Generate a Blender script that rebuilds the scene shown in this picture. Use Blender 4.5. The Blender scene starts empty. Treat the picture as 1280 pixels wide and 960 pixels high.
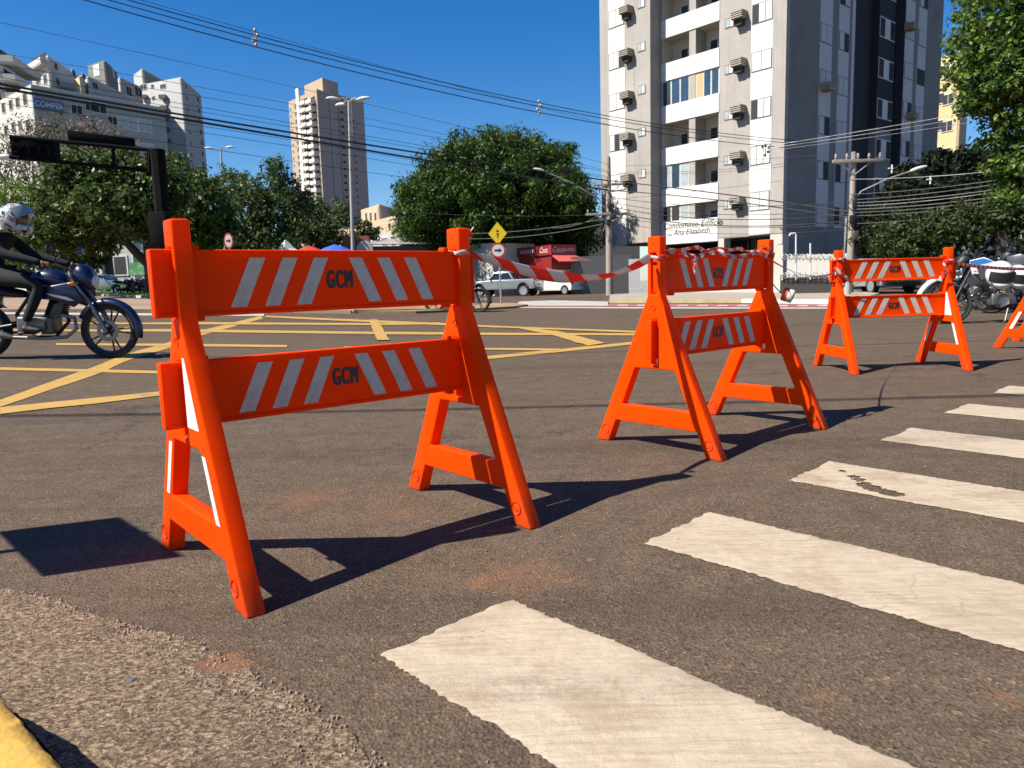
import bpy, bmesh, math, random
import numpy as np
from mathutils import Vector, Matrix, noise
sc = bpy.context.scene
PI = math.pi
# ------------------------------------------------------------ camera
CAM_H, FPX, PITCH, ROLL = 0.8023, 920.3, 0.135, -0.0293
_F = Vector((0, math.cos(PITCH), -math.sin(PITCH)))
_X = Vector((1, 0, 0)); _U = Vector((0, math.sin(PITCH), math.cos(PITCH)))
_R = _X*math.cos(ROLL) + _U*math.sin(ROLL); _T = -_X*math.sin(ROLL) + _U*math.cos(ROLL)
cam_d = bpy.data.cameras.new('camera'); cam = bpy.data.objects.new('camera', cam_d)
sc.collection.objects.link(cam); sc.camera = cam
m = Matrix.Identity(4)
for i in range(3): m[i][0] = _R[i]; m[i][1] = _T[i]; m[i][2] = -_F[i]
m[2][3] = CAM_H
cam.matrix_world = m
cam_d.sensor_width = 36; cam_d.lens = 36*FPX/1280; cam_d.clip_start = .05; cam_d.clip_end = 4000
cam_d.dof.use_dof = True; cam_d.dof.focus_distance = 3.4; cam_d.dof.aperture_fstop = 9
# ------------------------------------------------------------ sky, sun, exposure
SUN_AZ, SUN_EL = math.radians(200.5), math.radians(47)
SD = Vector((math.cos(SUN_AZ)*math.cos(SUN_EL), math.sin(SUN_AZ)*math.cos(SUN_EL), math.sin(SUN_EL)))
w = bpy.data.worlds.new('World'); sc.world = w; w.use_nodes = True
nt = w.node_tree; bg = nt.nodes['Background']
sky = nt.nodes.new('ShaderNodeTexSky'); sky.sky_type = 'NISHITA'; sky.sun_disc = False
sky.sun_elevation = SUN_EL; sky.sun_rotation = math.atan2(SD.x, SD.y); sky.altitude = 600
sky.air_density = 1.0; sky.dust_density = .25; sky.ozone_density = 3.2
hs = nt.nodes.new('ShaderNodeHueSaturation'); hs.inputs['Saturation'].default_value = 1.40; hs.inputs['Hue'].default_value = .507; hs.inputs['Value'].default_value = 1.0
nt.links.new(sky.outputs[0], hs.inputs['Color']); nt.links.new(hs.outputs[0], bg.inputs[0]); bg.inputs[1].default_value = .070
sun_d = bpy.data.lights.new('sun', 'SUN'); sun_d.energy = 5.0; sun_d.angle = math.radians(.53); sun_d.color = (1, .94, .83)
sun = bpy.data.objects.new('sun', sun_d); sc.collection.objects.link(sun)
sun.rotation_euler = SD.to_track_quat('Z', 'Y').to_euler()
sc.view_settings.view_transform = 'Standard'; sc.view_settings.look = 'None'; sc.view_settings.exposure = 1.0; sc.view_settings.gamma = 1
# ------------------------------------------------------------ helpers
def sstep(t, a, b):
    t = min(1, max(0, (t-a)/(b-a))); return t*t*(3-2*t)
def terrain(x, y):
    u = -x-1.2
    z = .035*(.5*(u+math.sqrt(u*u+.25)))*sstep(y, 3, 8)
    return min(z, .9+.25*(1-math.exp(-max(0, z-.9)/.25)))
def ray(px, py):
    d = _F + _R*((px-640)/FPX) - _T*((py-480)/FPX); return d
CO = Vector((0, 0, CAM_H))
def A(px, py, Y):
    d = ray(px, py); return CO + d*(Y/d.y)
def G(px, py, dz=0):
    d = ray(px, py); t = .5; st = .02
    while t < 400:
        p = CO+d*t
        if p.z <= terrain(p.x, p.y)+dz:
            a, b = t/1.004-st, t
            for _ in range(24):
                c = (a+b)/2; p = CO+d*c
                if p.z <= terrain(p.x, p.y)+dz: b = c
                else: a = c
            return CO+d*b
        t = t*1.004+st
    p = CO+d*400; return p
def PL(px, py, p0, n):
    d = ray(px, py); t = (Vector(p0)-CO).dot(n)/d.dot(n); return CO+d*t
COL = sc.collection
def tag(o, label=None, cat=None, group=None, kind=None):
    if label: o['label'] = label
    if cat: o['category'] = cat
    if group: o['group'] = group
    if kind: o['kind'] = kind
    return o
def empty(name, loc, rz=0, scale=1, label=None, cat=None, group=None):
    o = bpy.data.objects.new(name, None); COL.objects.link(o); o.location = loc; o.rotation_euler = (0, 0, rz)
    o.scale = (scale,)*3; o.empty_display_size = .1
    return tag(o, label, cat, group)
def copy_tree(o, parent=None):
    c = o.copy(); COL.objects.link(c); c.parent = parent
    for ch in o.children: copy_tree(ch, c)
    return c
class MB:
    def __init__(s): s.v = []; s.f = []; s.M = Matrix.Identity(4)
    def add(s, vs, fs):
        n = len(s.v); s.v += [tuple(s.M @ Vector(v)) for v in vs]; s.f += [tuple(i+n for i in f) for f in fs]; return s
    def box(s, c, d, rz=0, M=None):
        x, y, z = d[0]/2, d[1]/2, d[2]/2
        vs = [(-x,-y,-z),(x,-y,-z),(x,y,-z),(-x,y,-z),(-x,-y,z),(x,-y,z),(x,y,z),(-x,y,z)]
        R = M if M else Matrix.Rotation(rz, 3, 'Z')
        vs = [tuple(R @ Vector(v) + Vector(c)) for v in vs]
        return s.add(vs, [(0,3,2,1),(4,5,6,7),(0,1,5,4),(1,2,6,5),(2,3,7,6),(3,0,4,7)])
    def tube(s, pts, r, n=8, cap=True):
        pts = [Vector(p) for p in pts]; k = len(pts)
        rs = list(r) if isinstance(r, (list, tuple)) else [r]*k
        vs = []; up = None
        for i, p in enumerate(pts):
            t = (pts[min(i+1, k-1)]-pts[max(i-1, 0)]).normalized()
            if up is None: up = Vector((0, 0, 1)) if abs(t.z) < .9 else Vector((1, 0, 0))
            a = t.cross(up).normalized(); b = a.cross(t).normalized(); up = b
            for j in range(n):
                q = 2*PI*j/n; vs.append(tuple(p+(a*math.cos(q)+b*math.sin(q))*rs[i]))
        fs = [(i*n+j, i*n+(j+1) % n, (i+1)*n+(j+1) % n, (i+1)*n+j) for i in range(k-1) for j in range(n)]
        if cap: fs += [tuple(range(n-1, -1, -1)), tuple((k-1)*n+j for j in range(n))]
        return s.add(vs, fs)
    def lathe(s, prof, c=(0,0,0), axis='Z', n=20, cap=False):
        vs = []
        for (r, h) in prof:
            for j in range(n):
                q = 2*PI*j/n; a, b = r*math.cos(q), r*math.sin(q)
                p = {'Z': (a, b, h), 'Y': (b, h, a), 'X': (h, a, b)}[axis]
                vs.append((p[0]+c[0], p[1]+c[1], p[2]+c[2]))
        k = len(prof)
        fs = [(i*n+j, i*n+(j+1) % n, (i+1)*n+(j+1) % n, (i+1)*n+j) for i in range(k-1) for j in range(n)]
        if cap: fs += [tuple(range(n-1, -1, -1)), tuple((k-1)*n+j for j in range(n))]
        return s.add(vs, fs)
    def prism(s, poly, h, z0=0):
        n = len(poly); vs = [(p[0], p[1], z0) for p in poly]+[(p[0], p[1], z0+h) for p in poly]
        return s.add(vs, [tuple(range(n-1, -1, -1)), tuple(range(n, 2*n))]+[(i, (i+1) % n, n+(i+1) % n, n+i) for i in range(n)])
    def side(s, poly, y0, y1):   # polygon in x-z, extruded along y
        n = len(poly); vs = [(p[0], y0, p[1]) for p in poly]+[(p[0], y1, p[1]) for p in poly]
        return s.add(vs, [tuple(range(n)), tuple(range(2*n-1, n-1, -1))]+[((i+1) % n, i, n+i, n+(i+1) % n) for i in range(n)])
    def mesh(s, name, smooth=None):
        me = bpy.data.meshes.new(name); me.from_pydata(s.v, [], s.f); me.update()
        bm = bmesh.new(); bm.from_mesh(me); bmesh.ops.recalc_face_normals(bm, faces=bm.faces); bm.to_mesh(me); bm.free()
        if smooth is not None:
            me.polygons.foreach_set('use_smooth', [True]*len(me.polygons)); me.set_sharp_from_angle(angle=math.radians(smooth))
        return me
    def build(s, name, mt, parent=None, smooth=None, bevel=0, seg=2, kind=None, sub=0):
        return link(name, s.mesh(name, smooth), mt, parent, bevel, seg, kind, sub)
def link(name, me, mt, parent=None, bevel=0, seg=2, kind=None, sub=0):
    o = bpy.data.objects.new(name, me); COL.objects.link(o)
    if mt and not me.materials: me.materials.append(mt)
    if parent: o.parent = parent
    if bevel:
        b = o.modifiers.new('bevel', 'BEVEL'); b.width = bevel; b.segments = seg; b.limit_method = 'ANGLE'; b.angle_limit = math.radians(38)
        b.harden_normals = False
        me.polygons.foreach_set('use_smooth', [True]*len(me.polygons)); me.set_sharp_from_angle(angle=math.radians(50)) if not bevel else None
    if sub:
        b = o.modifiers.new('sub', 'SUBSURF'); b.levels = sub; b.render_levels = sub
        me.polygons.foreach_set('use_smooth', [True]*len(me.polygons))
    if kind: o['kind'] = kind
    return o
def text_mesh(s, size, sx=1, bold=0, depth=.0, italic=0, sp=1):
    c = bpy.data.curves.new('t', 'FONT'); c.body = s; c.size = size; c.offset = bold; c.extrude = depth; c.align_x = 'CENTER'; c.align_y = 'CENTER'
    c.shear = italic; c.space_character = sp
    o = bpy.data.objects.new('t', c); COL.objects.link(o)
    dg = bpy.context.evaluated_depsgraph_get(); me = bpy.data.meshes.new_from_object(o.evaluated_get(dg))
    bpy.data.objects.remove(o)
    me.transform(Matrix.Diagonal((sx, 1, 1, 1))); me.name = 'lettering'; return me
# ------------------------------------------------------------ materials
class N:
    def __init__(s, name):
        s.m = bpy.data.materials.new(name); s.m.use_nodes = True; s.t = s.m.node_tree; s.b = s.t.nodes['Principled BSDF']; s.co = None
    def n(s, ty, **k):
        o = s.t.nodes.new('ShaderNode'+ty)
        for a, v in k.items():
            if a.startswith('_'): o.inputs[a[1:].replace('_', ' ')].default_value = v
            else: setattr(o, a, v)
        return o
    def l(s, a, b): s.t.links.new(a, b)
    def pos(s, world=False):
        if world:
            g = s.n('NewGeometry'); return g.outputs['Position']
        if not s.co: s.co = s.n('TexCoord').outputs['Object']
        return s.co
    def noise(s, scale, detail=4, rough=.6, world=False, dist=0, vec=None):
        o = s.n('TexNoise', _Scale=scale, _Detail=detail, _Roughness=rough, _Distortion=dist); s.l(vec or s.pos(world), o.inputs['Vector']); return o.outputs['Fac']
    def ramp(s, fac, stops):
        r = s.n('ValToRGB'); e = r.color_ramp.elements
        while len(e) < len(stops): e.new(.5)
        for q, (p, c) in zip(e, stops):
            q.position = p; q.color = (*c, 1) if len(c) == 3 else c
        s.l(fac, r.inputs[0]); return r.outputs[0]
    def g(s, fac, a, b): return s.ramp(fac, [(a, (0, 0, 0)), (b, (1, 1, 1))] if a < b else [(b, (1, 1, 1)), (a, (0, 0, 0))])
    def mix(s, fac, a, b, mode='MIX'):
        o = s.n('Mix', data_type='RGBA', blend_type=mode)
        for sock, v in ((o.inputs[0], fac), (o.inputs[6], a), (o.inputs[7], b)):
            if hasattr(v, 'is_linked'): s.l(v, sock)
            else: sock.default_value = v if isinstance(v, (int, float)) else ((*v, 1) if len(v) == 3 else v)
        return o.outputs[2]
    def math(s, op, a, b=0):
        o = s.n('Math', operation=op)
        for sock, v in ((o.inputs[0], a), (o.inputs[1], b)):
            if hasattr(v, 'is_linked'): s.l(v, sock)
            else: sock.default_value = v
        return o.outputs[0]
    def bump(s, h, strength=.3, dist=.01):
        b = s.n('Bump', _Strength=strength, _Distance=dist); s.l(h, b.inputs['Height'])
        prev = s.b.inputs['Normal'].links
        if prev: s.l(prev[0].from_socket, b.inputs['Normal'])
        s.l(b.outputs[0], s.b.inputs['Normal'])
    def col(s, c): s.l(c, s.b.inputs['Base Color'])
def mat(name, c, rough=.6, var=.12, scale=3, bump=0, bscale=60, metal=0, spec=.5, coat=0, dirt=None, ds=4, dlo=.5, dhi=.75, world=False, streak=0):
    q = N(name); b = q.b; b.inputs['Roughness'].default_value = rough; b.inputs['Metallic'].default_value = metal
    b.inputs['Specular IOR Level'].default_value = spec; b.inputs['Coat Weight'].default_value = coat
    f = q.noise(scale, 5, .65, world)
    lo = tuple(x*(1-var) for x in c); hi = tuple(min(1, x*(1+var)) for x in c)
    cc = q.ramp(f, [(.3, lo), (.7, hi)])
    if dirt: cc = q.mix(q.g(q.noise(ds, 6, .7, world), dlo, dhi), cc, dirt)
    if streak:
        mp = q.n('Mapping'); q.l(q.pos(world), mp.inputs[0]); mp.inputs['Scale'].default_value = (2.2, 2.2, .10)
        st = q.math('MULTIPLY', q.g(q.noise(1.6, 5, .7, vec=mp.outputs[0]), .52, .72), q.noise(.25, 3, .6, world)); cc = q.mix(q.math('MULTIPLY', st, streak), cc, tuple(x*.45 for x in c))
    q.col(cc)
    if bump: q.bump(q.noise(bscale, 4, .6, world), bump, .004)
    return q.m
# ============================================================ GROUND
def m_asphalt():
    q = N('asphalt'); P = q.pos(True)
    big = q.noise(.55, 5, .6, vec=P); mid = q.noise(7, 4, .6, vec=P); fine = q.noise(140, 3, .7, vec=P)
    v = q.n('TexVoronoi', _Scale=135, _Randomness=1); q.l(P, v.inputs['Vector'])
    c = q.ramp(big, [(.3, (.092, .067, .047)), (.55, (.108, .080, .058)), (.75, (.092, .070, .051))])
    c = q.mix(.35, c, q.ramp(mid, [(.35, (.062, .045, .032)), (.65, (.130, .095, .067))]))
    sep = q.n('SeparateColor'); q.l(v.outputs['Color'], sep.inputs[0])
    agg = q.ramp(sep.outputs[0], [(0, (.22, .20, .19)), (.22, (.75, .73, .70)), (.72, (1.1, 1.07, 1.02)), (.9, (1.35, 1.28, 1.15)), (.975, (1.9, 1.65, 1.35)), (1, (2.8, 2.4, 1.9))])
    c = q.mix(.55, c, agg, 'MULTIPLY')
    c = q.mix(.5, c, q.ramp(fine, [(.35, (.5, .5, .5)), (.65, (1.4, 1.4, 1.4))]), 'MULTIPLY')
    # red soil dusted on the asphalt
    for (x, y), r, s in SOIL:
        d = q.n('VectorMath', operation='DISTANCE'); q.l(P, d.inputs[0]); d.inputs[1].default_value = (x, y, 0)
        a = q.math('SUBTRACT', 1, q.math('DIVIDE', d.outputs['Value'], r))
        a = q.math('MULTIPLY', a, q.math('MULTIPLY', q.noise(16, 8, .8, vec=P, dist=1.2), 1.25))
        c = q.mix(q.math('MULTIPLY', q.g(a, .40, .58), s*.6), c, (.21, .095, .05))
    # tar darkened wheel tracks running across the street, worn patches, hair cracks
    mp = q.n('Mapping'); q.l(P, mp.inputs[0]); mp.inputs['Rotation'].default_value = (0, 0, -.1); mp.inputs['Scale'].default_value = (.05, 1.1, 1)
    tr = q.noise(1.5, 5, .6, vec=mp.outputs[0]); c = q.mix(q.math('MULTIPLY', q.g(tr, .5, .68), .38), c, (.030, .025, .021))
    mp2 = q.n('Mapping'); q.l(P, mp2.inputs[0]); mp2.inputs['Rotation'].default_value = (0, 0, .06); mp2.inputs['Scale'].default_value = (.25, 14, 1)
    tr2 = q.noise(.8, 3, .6, vec=mp2.outputs[0]); c = q.mix(q.math('MULTIPLY', q.g(tr2, .60, .72), .35), c, (.035, .032, .030))
    sp_ = q.n('SeparateXYZ'); q.l(P, sp_.inputs[0])
    yy = q.math('ADD', sp_.outputs[1], q.math('MULTIPLY', q.noise(1.2, 4, .7, vec=P), .14)); yy = q.math('ADD', yy, q.math('MULTIPLY', sp_.outputs[0], .09))
    band = q.math('MULTIPLY', q.math('MULTIPLY', q.g(yy, 4.72, 4.76), q.g(yy, 5.46, 5.42)), q.g(sp_.outputs[0], 1.6, 1.7))
    c = q.mix(q.math('MULTIPLY', band, .38), c, (.050, .043, .038))
    seam = q.math('ADD', q.math('MULTIPLY', q.g(yy, 4.715, 4.735), q.g(yy, 4.77, 4.75)), q.math('MULTIPLY', q.g(yy, 5.41, 5.43), q.g(yy, 5.47, 5.45)))
    vc = q.n('TexVoronoi', feature='DISTANCE_TO_EDGE', _Scale=.42); dn = q.n('VectorMath', operation='ADD'); sc_ = q.n('VectorMath', operation='SCALE')
    nz = q.n('TexNoise', _Scale=2.5, _Detail=6, _Roughness=.7); q.l(P, nz.inputs['Vector']); q.l(nz.outputs['Color'], sc_.inputs[0]); sc_.inputs['Scale'].default_value = .9
    q.l(P, dn.inputs[0]); q.l(sc_.outputs[0], dn.inputs[1]); q.l(dn.outputs[0], vc.inputs['Vector'])
    ck = q.math('MULTIPLY', q.g(vc.outputs['Distance'], .006, .001), q.g(q.noise(.5, 2, .5, vec=P), .47, .53))
    c = q.mix(q.math('MULTIPLY', ck, .8), c, (.02, .018, .016))
    q.col(c); q.b.inputs['Roughness'].default_value = .9; q.b.inputs['Specular IOR Level'].default_value = .15
    q.bump(mid, .25, .02); q.bump(fine, .5, .004); q.bump(v.outputs['Distance'], .55, .006); q.bump(ck, -.6, .01)
    return q.m
SOIL = [(tuple(G(650, 718)[:2]), .50, .62), (tuple(G(600, 727)[:2]), .17, 1), (tuple(G(380, 625)[:2]), .5, .55), (tuple(G(500, 640)[:2]), .4, .35),
        (tuple(G(1255, 872)[:2]), .10, .6), (tuple(G(1020, 872)[:2]), .12, .4), (tuple(G(1010, 530)[:2]), .5, .2), (tuple(G(285, 828)[:2]), .16, 1.5)]
M_ASPH = m_asphalt()
def axis(lo, hi, n0, dense):
    a = [0.0]; st = dense
    while a[-1] < hi: a.append(a[-1]+st); st *= 1.035
    b = [0.0]; st = dense
    while b[-1] > lo: b.append(b[-1]-st); st *= 1.035
    return sorted(set(b[1:]+a))
xs = axis(-900, 900, 0, .22); ys = [y+3 for y in axis(-40, 1600, 0, .22)]
mb = MB(); nx = len(xs)
mb.v = [(x, y, terrain(x, y)) for y in ys for x in xs]
mb.f = [(j*nx+i, j*nx+i+1, (j+1)*nx+i+1, (j+1)*nx+i) for j in range(len(ys)-1) for i in range(nx-1)]
road = mb.build('road', M_ASPH, smooth=60, kind='structure')

def drape(pts, dz, step=.35, wob=0, seed=0, nv=None):
    """flat marking following the ground; pts = two matching edges (top list, bottom list)"""
    top, bot = pts; V = []; Fc = []
    L = sum((Vector(top[i+1])-Vector(top[i])).length for i in range(len(top)-1)); n = max(2, int(L/step))
    def samp(P, t):
        D = [0]
        for i in range(len(P)-1): D.append(D[-1]+(Vector(P[i+1][:2])-Vector(P[i][:2])).length)
        s = t*D[-1]
        for i in range(len(P)-1):
            if s <= D[i+1]+1e-9:
                u = (s-D[i])/max(1e-9, D[i+1]-D[i]); return Vector(P[i][:2]).lerp(Vector(P[i+1][:2]), u)
        return Vector(P[-1][:2])
    k = nv or 3
    for i in range(n+1):
        t = i/n; a, b = samp(top, t), samp(bot, t)
        for j in range(k):
            u = j/(k-1)
            if wob:
                if j == 0: u -= wob*noise.noise(Vector((a.x*9+seed, a.y*9, 0)))+wob*.6*noise.noise(Vector((a.x*37+seed, a.y*37, 0)))
                if j == k-1: u += wob*noise.noise(Vector((b.x*9-seed, b.y*9, 5)))+wob*.6*noise.noise(Vector((b.x*37-seed, b.y*37, 5)))
            p = a.lerp(b, u); V.append((p.x, p.y, terrain(p.x, p.y)+dz))
    Fc = [(i*k+j, i*k+j+1, (i+1)*k+j+1, (i+1)*k+j) for i in range(n) for j in range(k-1)]
    q = MB(); q.v = V; q.f = Fc; return q
def m_paint(name, c, wear, lo=.55, hi=.66, dirt=(.35, .27, .19)):
    q = N(name); P = q.pos(True)
    f = q.noise(6, 6, .7, vec=P)
    cc = q.ramp(f, [(.3, tuple(x*.86 for x in c)), (.7, c)])
    cc = q.mix(q.math('MULTIPLY', q.g(q.noise(2.3, 5, .65, vec=P), .45, .75), .5), cc, dirt)
    cc = q.mix(q.math('MULTIPLY', q.g(q.noise(90, 4, .8, vec=P), .58, .72), .45), cc, tuple(x*.6 for x in dirt))
    wr = q.g(q.math('ADD', q.noise(3.1, 6, .75, vec=P), q.math('MULTIPLY', q.noise(60, 3, .7, vec=P), .22)), lo+.11, hi+.11)
    cc = q.mix(q.math('MULTIPLY', wr, wear), cc, (.08, .068, .056))
    q.col(cc); q.b.inputs['Roughness'].default_value = .75
    q.bump(q.noise(45, 5, .7, vec=P), .4, .006)
    return q.m
M_YEL = m_paint('yellow_road_paint', (0.411, 0.243, 0.049), .55, .58, .70, (.36, .21, .06))
def gl(px): return [G(x, y) for x, y in px]
YL = [([(0,500.5),(118,459),(163,441),(210,428.5),(245,415),(325,395)], [(0,509.5),(118,469.5),(163,450),(210,435.5),(245,421.5),(329,398)]),
      ([(0,459.5),(100,462),(270,465.5)], [(0,463),(100,465.3),(270,469)]),
      ([(0,510),(199,490.5),(400,468),(606,445.7),(696,437.2),(785,428.3),(830,423.5)], [(0,518.5),(199,496),(400,473),(606,450),(696,441),(785,431.7),(830,426.5)]),
      ([(70,429.6),(247,430.4),(359,431.9)], [(70,431.9),(247,433.6),(359,434.8)]),
      ([(430,433.6),(605,435.4),(700,436.6)], [(430,436.4),(605,438),(700,439)]),
      ([(-40,411.3),(100,412.6),(211,412),(550,415.8),(788,417.4),(900,418.5)], [(-40,413.4),(100,415),(211,415.2),(550,418.8),(788,420),(900,421)]),
      ([(-40,402.6),(177,404),(250,403.2),(460,404.6),(550,403.6)], [(-40,404),(177,406),(250,406),(460,407),(550,406)]),
      ([(333,395),(400,398),(550,404.2),(651,409.2),(788,414.2),(900,419)], [(331,397),(400,400.5),(550,407),(651,411.2),(788,416.6),(900,421.5)]),
      ([(648,409.8),(700,415),(757,429.8)], [(651,411.8),(687,418.9),(735,433.2)]),
      ([(461,400),(471.5,426)], [(472,400),(487,426)])]
for i, (a, b) in enumerate(YL):
    drape((gl(a), gl(b)), .004+.0012*i, .3, .10, i*3.3).build('yellow_box_line', M_YEL, road)
M_WHL = m_paint('worn_white_paint', (0.448, 0.437, 0.403), .6)
drape((gl([(-60,390.2),(200,392),(330,392.5)]), gl([(-60,392.2),(200,394.6),(330,395)])), .006, 1).build('white_edge_line', M_WHL, road)
drape((gl([(648,383.6),(800,384.2),(1060,384.6)]), gl([(648,384.8),(800,385.8),(1060,386.2)])), .006, 1).build('white_edge_line', M_WHL, road)
# thick thermoplastic zebra bars with ragged edges
def m_zebra():
    q = N('zebra_paint'); P = q.pos(True); O = q.pos()
    base = q.ramp(q.noise(2.2, 6, .65, vec=P), [(.3, (.35, .28, .195)), (.5, (.43, .355, .26)), (.70, (.27, .19, .118))])
    mp = q.n('Mapping'); q.l(P, mp.inputs[0]); mp.inputs['Rotation'].default_value = (0, 0, .85); mp.inputs['Scale'].default_value = (6, 75, 1)
    br = q.noise(1.0, 6, .7, vec=mp.outputs[0], dist=.6)
    c = q.mix(q.math('MULTIPLY', q.g(br, .46, .64), .42), base, (.20, .14, .085))
    c = q.mix(q.math('MULTIPLY', q.g(q.noise(5, 7, .8, vec=P), .56, .72), .45), c, (.29, .165, .085))
    c = q.mix(q.math('MULTIPLY', q.g(q.noise(160, 4, .8, vec=P), .60, .68), .6), c, (.22, .17, .12))
    mt = q.n('Mapping'); q.l(P, mt.inputs[0]); mt.inputs['Rotation'].default_value = (0, 0, -.12); mt.inputs['Scale'].default_value = (.25, 3.2, 1)
    ty = q.noise(1.3, 4, .6, vec=mt.outputs[0]); c = q.mix(q.math('MULTIPLY', q.math('MULTIPLY', q.g(ty, .53, .68), q.g(q.noise(70, 4, .8, vec=P), .35, .6)), .42), c, (.13, .105, .085))
    vz = q.n('TexVoronoi', feature='DISTANCE_TO_EDGE', _Scale=3.1); vn = q.n('VectorMath', operation='ADD'); vs_ = q.n('VectorMath', operation='SCALE'); nz = q.n('TexNoise', _Scale=9, _Detail=5); q.l(P, nz.inputs['Vector']); q.l(nz.outputs['Color'], vs_.inputs[0]); vs_.inputs['Scale'].default_value = .12
    q.l(P, vn.inputs[0]); q.l(vs_.outputs[0], vn.inputs[1]); q.l(vn.outputs[0], vz.inputs['Vector'])
    ck = q.math('MULTIPLY', q.g(vz.outputs['Distance'], .016, .004), q.g(q.noise(1.7, 3, .6, vec=P), .5, .58)); c = q.mix(q.math('MULTIPLY', ck, .3), c, (.18, .13, .085))
    wg = q.g(q.math('ADD', q.noise(4.2, 6, .8, vec=P), q.math('MULTIPLY', q.noise(110, 3, .8, vec=P), .30)), .80, .86); c = q.mix(q.math('MULTIPLY', wg, .8), c, (.11, .082, .06))
    q.col(c); q.b.inputs['Roughness'].default_value = .7; q.bump(ck, -.25, .002); q.bump(wg, -.4, .004)
    q.bump(br, .5, .006); q.bump(q.noise(30, 6, .7, vec=P), .55, .008); q.bump(q.noise(220, 3, .7, vec=P), .35, .002)
    return q.m
M_ZEB = m_zebra()
zo = Vector((-.3087, 1.5243)); e = Vector((math.cos(.7539), math.sin(.7539))); dd = Vector((math.cos(-.8134), math.sin(-.8134)))
def zebra(i, L):
    o = zo+e*(.952*i); W_ = .3967; s = .008 if i < 3 else .03
    n = int(L/s); k = 30 if i < 3 else 12; V = []; T = []
    for a in range(n+1):
        for b in range(k+1):
            u = b/k
            x, y = a*s, u*W_
            p = o+dd*x+e*y
            q = Vector((p.x*7, p.y*7, i*3.)); q2 = q*4.2
            edge = .008*noise.noise(q*.7)+.006*noise.noise(q2)+.007*noise.noise(q2*2.7)+.005*noise.noise(q2*6)
            if b in (0, k): p += e*(edge if b else -edge)
            elif b in (1, k-1): p += e*(edge*.7 if b > 2 else -edge*.7)
            if a < 2: p += dd*(.02*noise.noise(q+Vector((9, 0, 0)))+.012*noise.noise(q2))
            h = .0032+.0014*noise.noise(q*2.2)+.0012*noise.noise(q2*1.6)
            if b in (0, k) or a == 0 or a == n: h = .0015
            V.append((p.x, p.y, terrain(p.x, p.y)+h+.001))
    F_ = [(a*(k+1)+b, (a+1)*(k+1)+b, (a+1)*(k+1)+b+1, a*(k+1)+b+1) for a in range(n) for b in range(k)]
    hole = []
    if i == 3:      # bare patches where the bar has broken away
        for (hx, hy) in [(1133, 548), (1142, 551.5), (1085, 541)]: pass
    q = MB(); q.v = V; q.f = F_
    return q
zl = [2.2, 2.8, 3.2, 3.6, 4, 4.5, 5]
CH = [(G(1066, 597), .022), (G(1074, 601), .020), (G(1083, 605), .012), (G(1080, 607), .026), (G(1090, 611), .032), (G(1100, 614.5), .034), (G(1110, 617), .034), (G(1119, 619), .028), (G(1052, 590), .014)]
for i in range(7):
    q = zebra(i, zl[i])
    if i == 2:
        def gone(f):
            c = sum((Vector(q.v[j]) for j in f), Vector())/4
            return any(((c-h).length+.008*noise.noise(c*40)) < r*1.15 for h, r in CH)
        q.f = [f for f in q.f if not gone(f)]
    o = q.build('crosswalk_bar', M_ZEB, road, smooth=60)
# loose grit on the road in the foreground
random.seed(4); mbg = MB()
for k in range(1500):
    x, y = random.uniform(-1.8, 2.6), 1.0+3.2*random.random()**1.6
    r = random.choice([.0012, .0016, .002, .0026]) * random.uniform(.7, 1.4)
    if k % 60 == 0: r *= 2.2
    z = terrain(x, y)+r*.4
    vs = [(x+r*random.uniform(.7, 1.3), y, z), (x, y+r*random.uniform(.7, 1.3), z), (x-r, y, z), (x, y-r, z), (x+r*.2, y, z+r*random.uniform(.5, .9)), (x, y, z-r)]
    mbg.add(vs, [(0,1,4),(1,2,4),(2,3,4),(3,0,4)])
M_GRIT = mat('loose_grit', (0.179, 0.142, 0.112), .9, .5, 40)
tag(mbg.build('loose_grit', M_GRIT, kind='stuff'), 'small pale grit scattered over the foreground asphalt', 'gravel')
# ------------------------------------------------------------ concrete gutter and yellow kerb, bottom left
def m_gutter():
    q = N('gutter_concrete'); P = q.pos(True)
    mp = q.n('Mapping'); q.l(P, mp.inputs[0]); mp.inputs['Rotation'].default_value = (0, 0, -.5); mp.inputs['Scale'].default_value = (1, 1.7, 1)
    f = q.noise(3.2, 6, .7, vec=P); a = q.noise(72, 6, .8, vec=mp.outputs[0], dist=.9)
    c = q.ramp(a, [(.37, (.030, .018, .010)), (.46, (.11, .07, .040)), (.53, (.31, .215, .125)), (.63, (.58, .43, .27))])
    c = q.mix(q.math('MULTIPLY', q.g(f, .52, .68), .65), c, (.085, .058, .038))
    for (x, y), r, s_ in SOIL[-1:]:
        d = q.n('VectorMath', operation='DISTANCE'); q.l(P, d.inputs[0]); d.inputs[1].default_value = (x, y, 0)
        a_ = q.math('SUBTRACT', 1, q.math('DIVIDE', d.outputs['Value'], .10)); a_ = q.math('MULTIPLY', a_, q.math('MULTIPLY', q.noise(16, 5, .7, vec=P), 1.4)); c = q.mix(q.math('MULTIPLY', q.g(a_, .2, .32), .85), c, (.25, .11, .06))
    q.col(c); q.b.inputs['Roughness'].default_value = .9
    q.bump(a, .9, .012); q.bump(q.noise(18, 4, .6, vec=P), .5, .02); q.bump(q.noise(260, 3, .7, vec=P), .4, .002)
    return q.m
ge = gl([(-260,690),(-60,722),(0,738),(60,746),(150,782),(235,800),(300,838),(370,872),(432,912),(480,965),(560,1060),(700,1300)])
ke = gl([(-420,690),(-150,800),(0,872),(75,962),(150,1060),(330,1400)])
q = MB(); kk = 90; nn = 150
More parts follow.
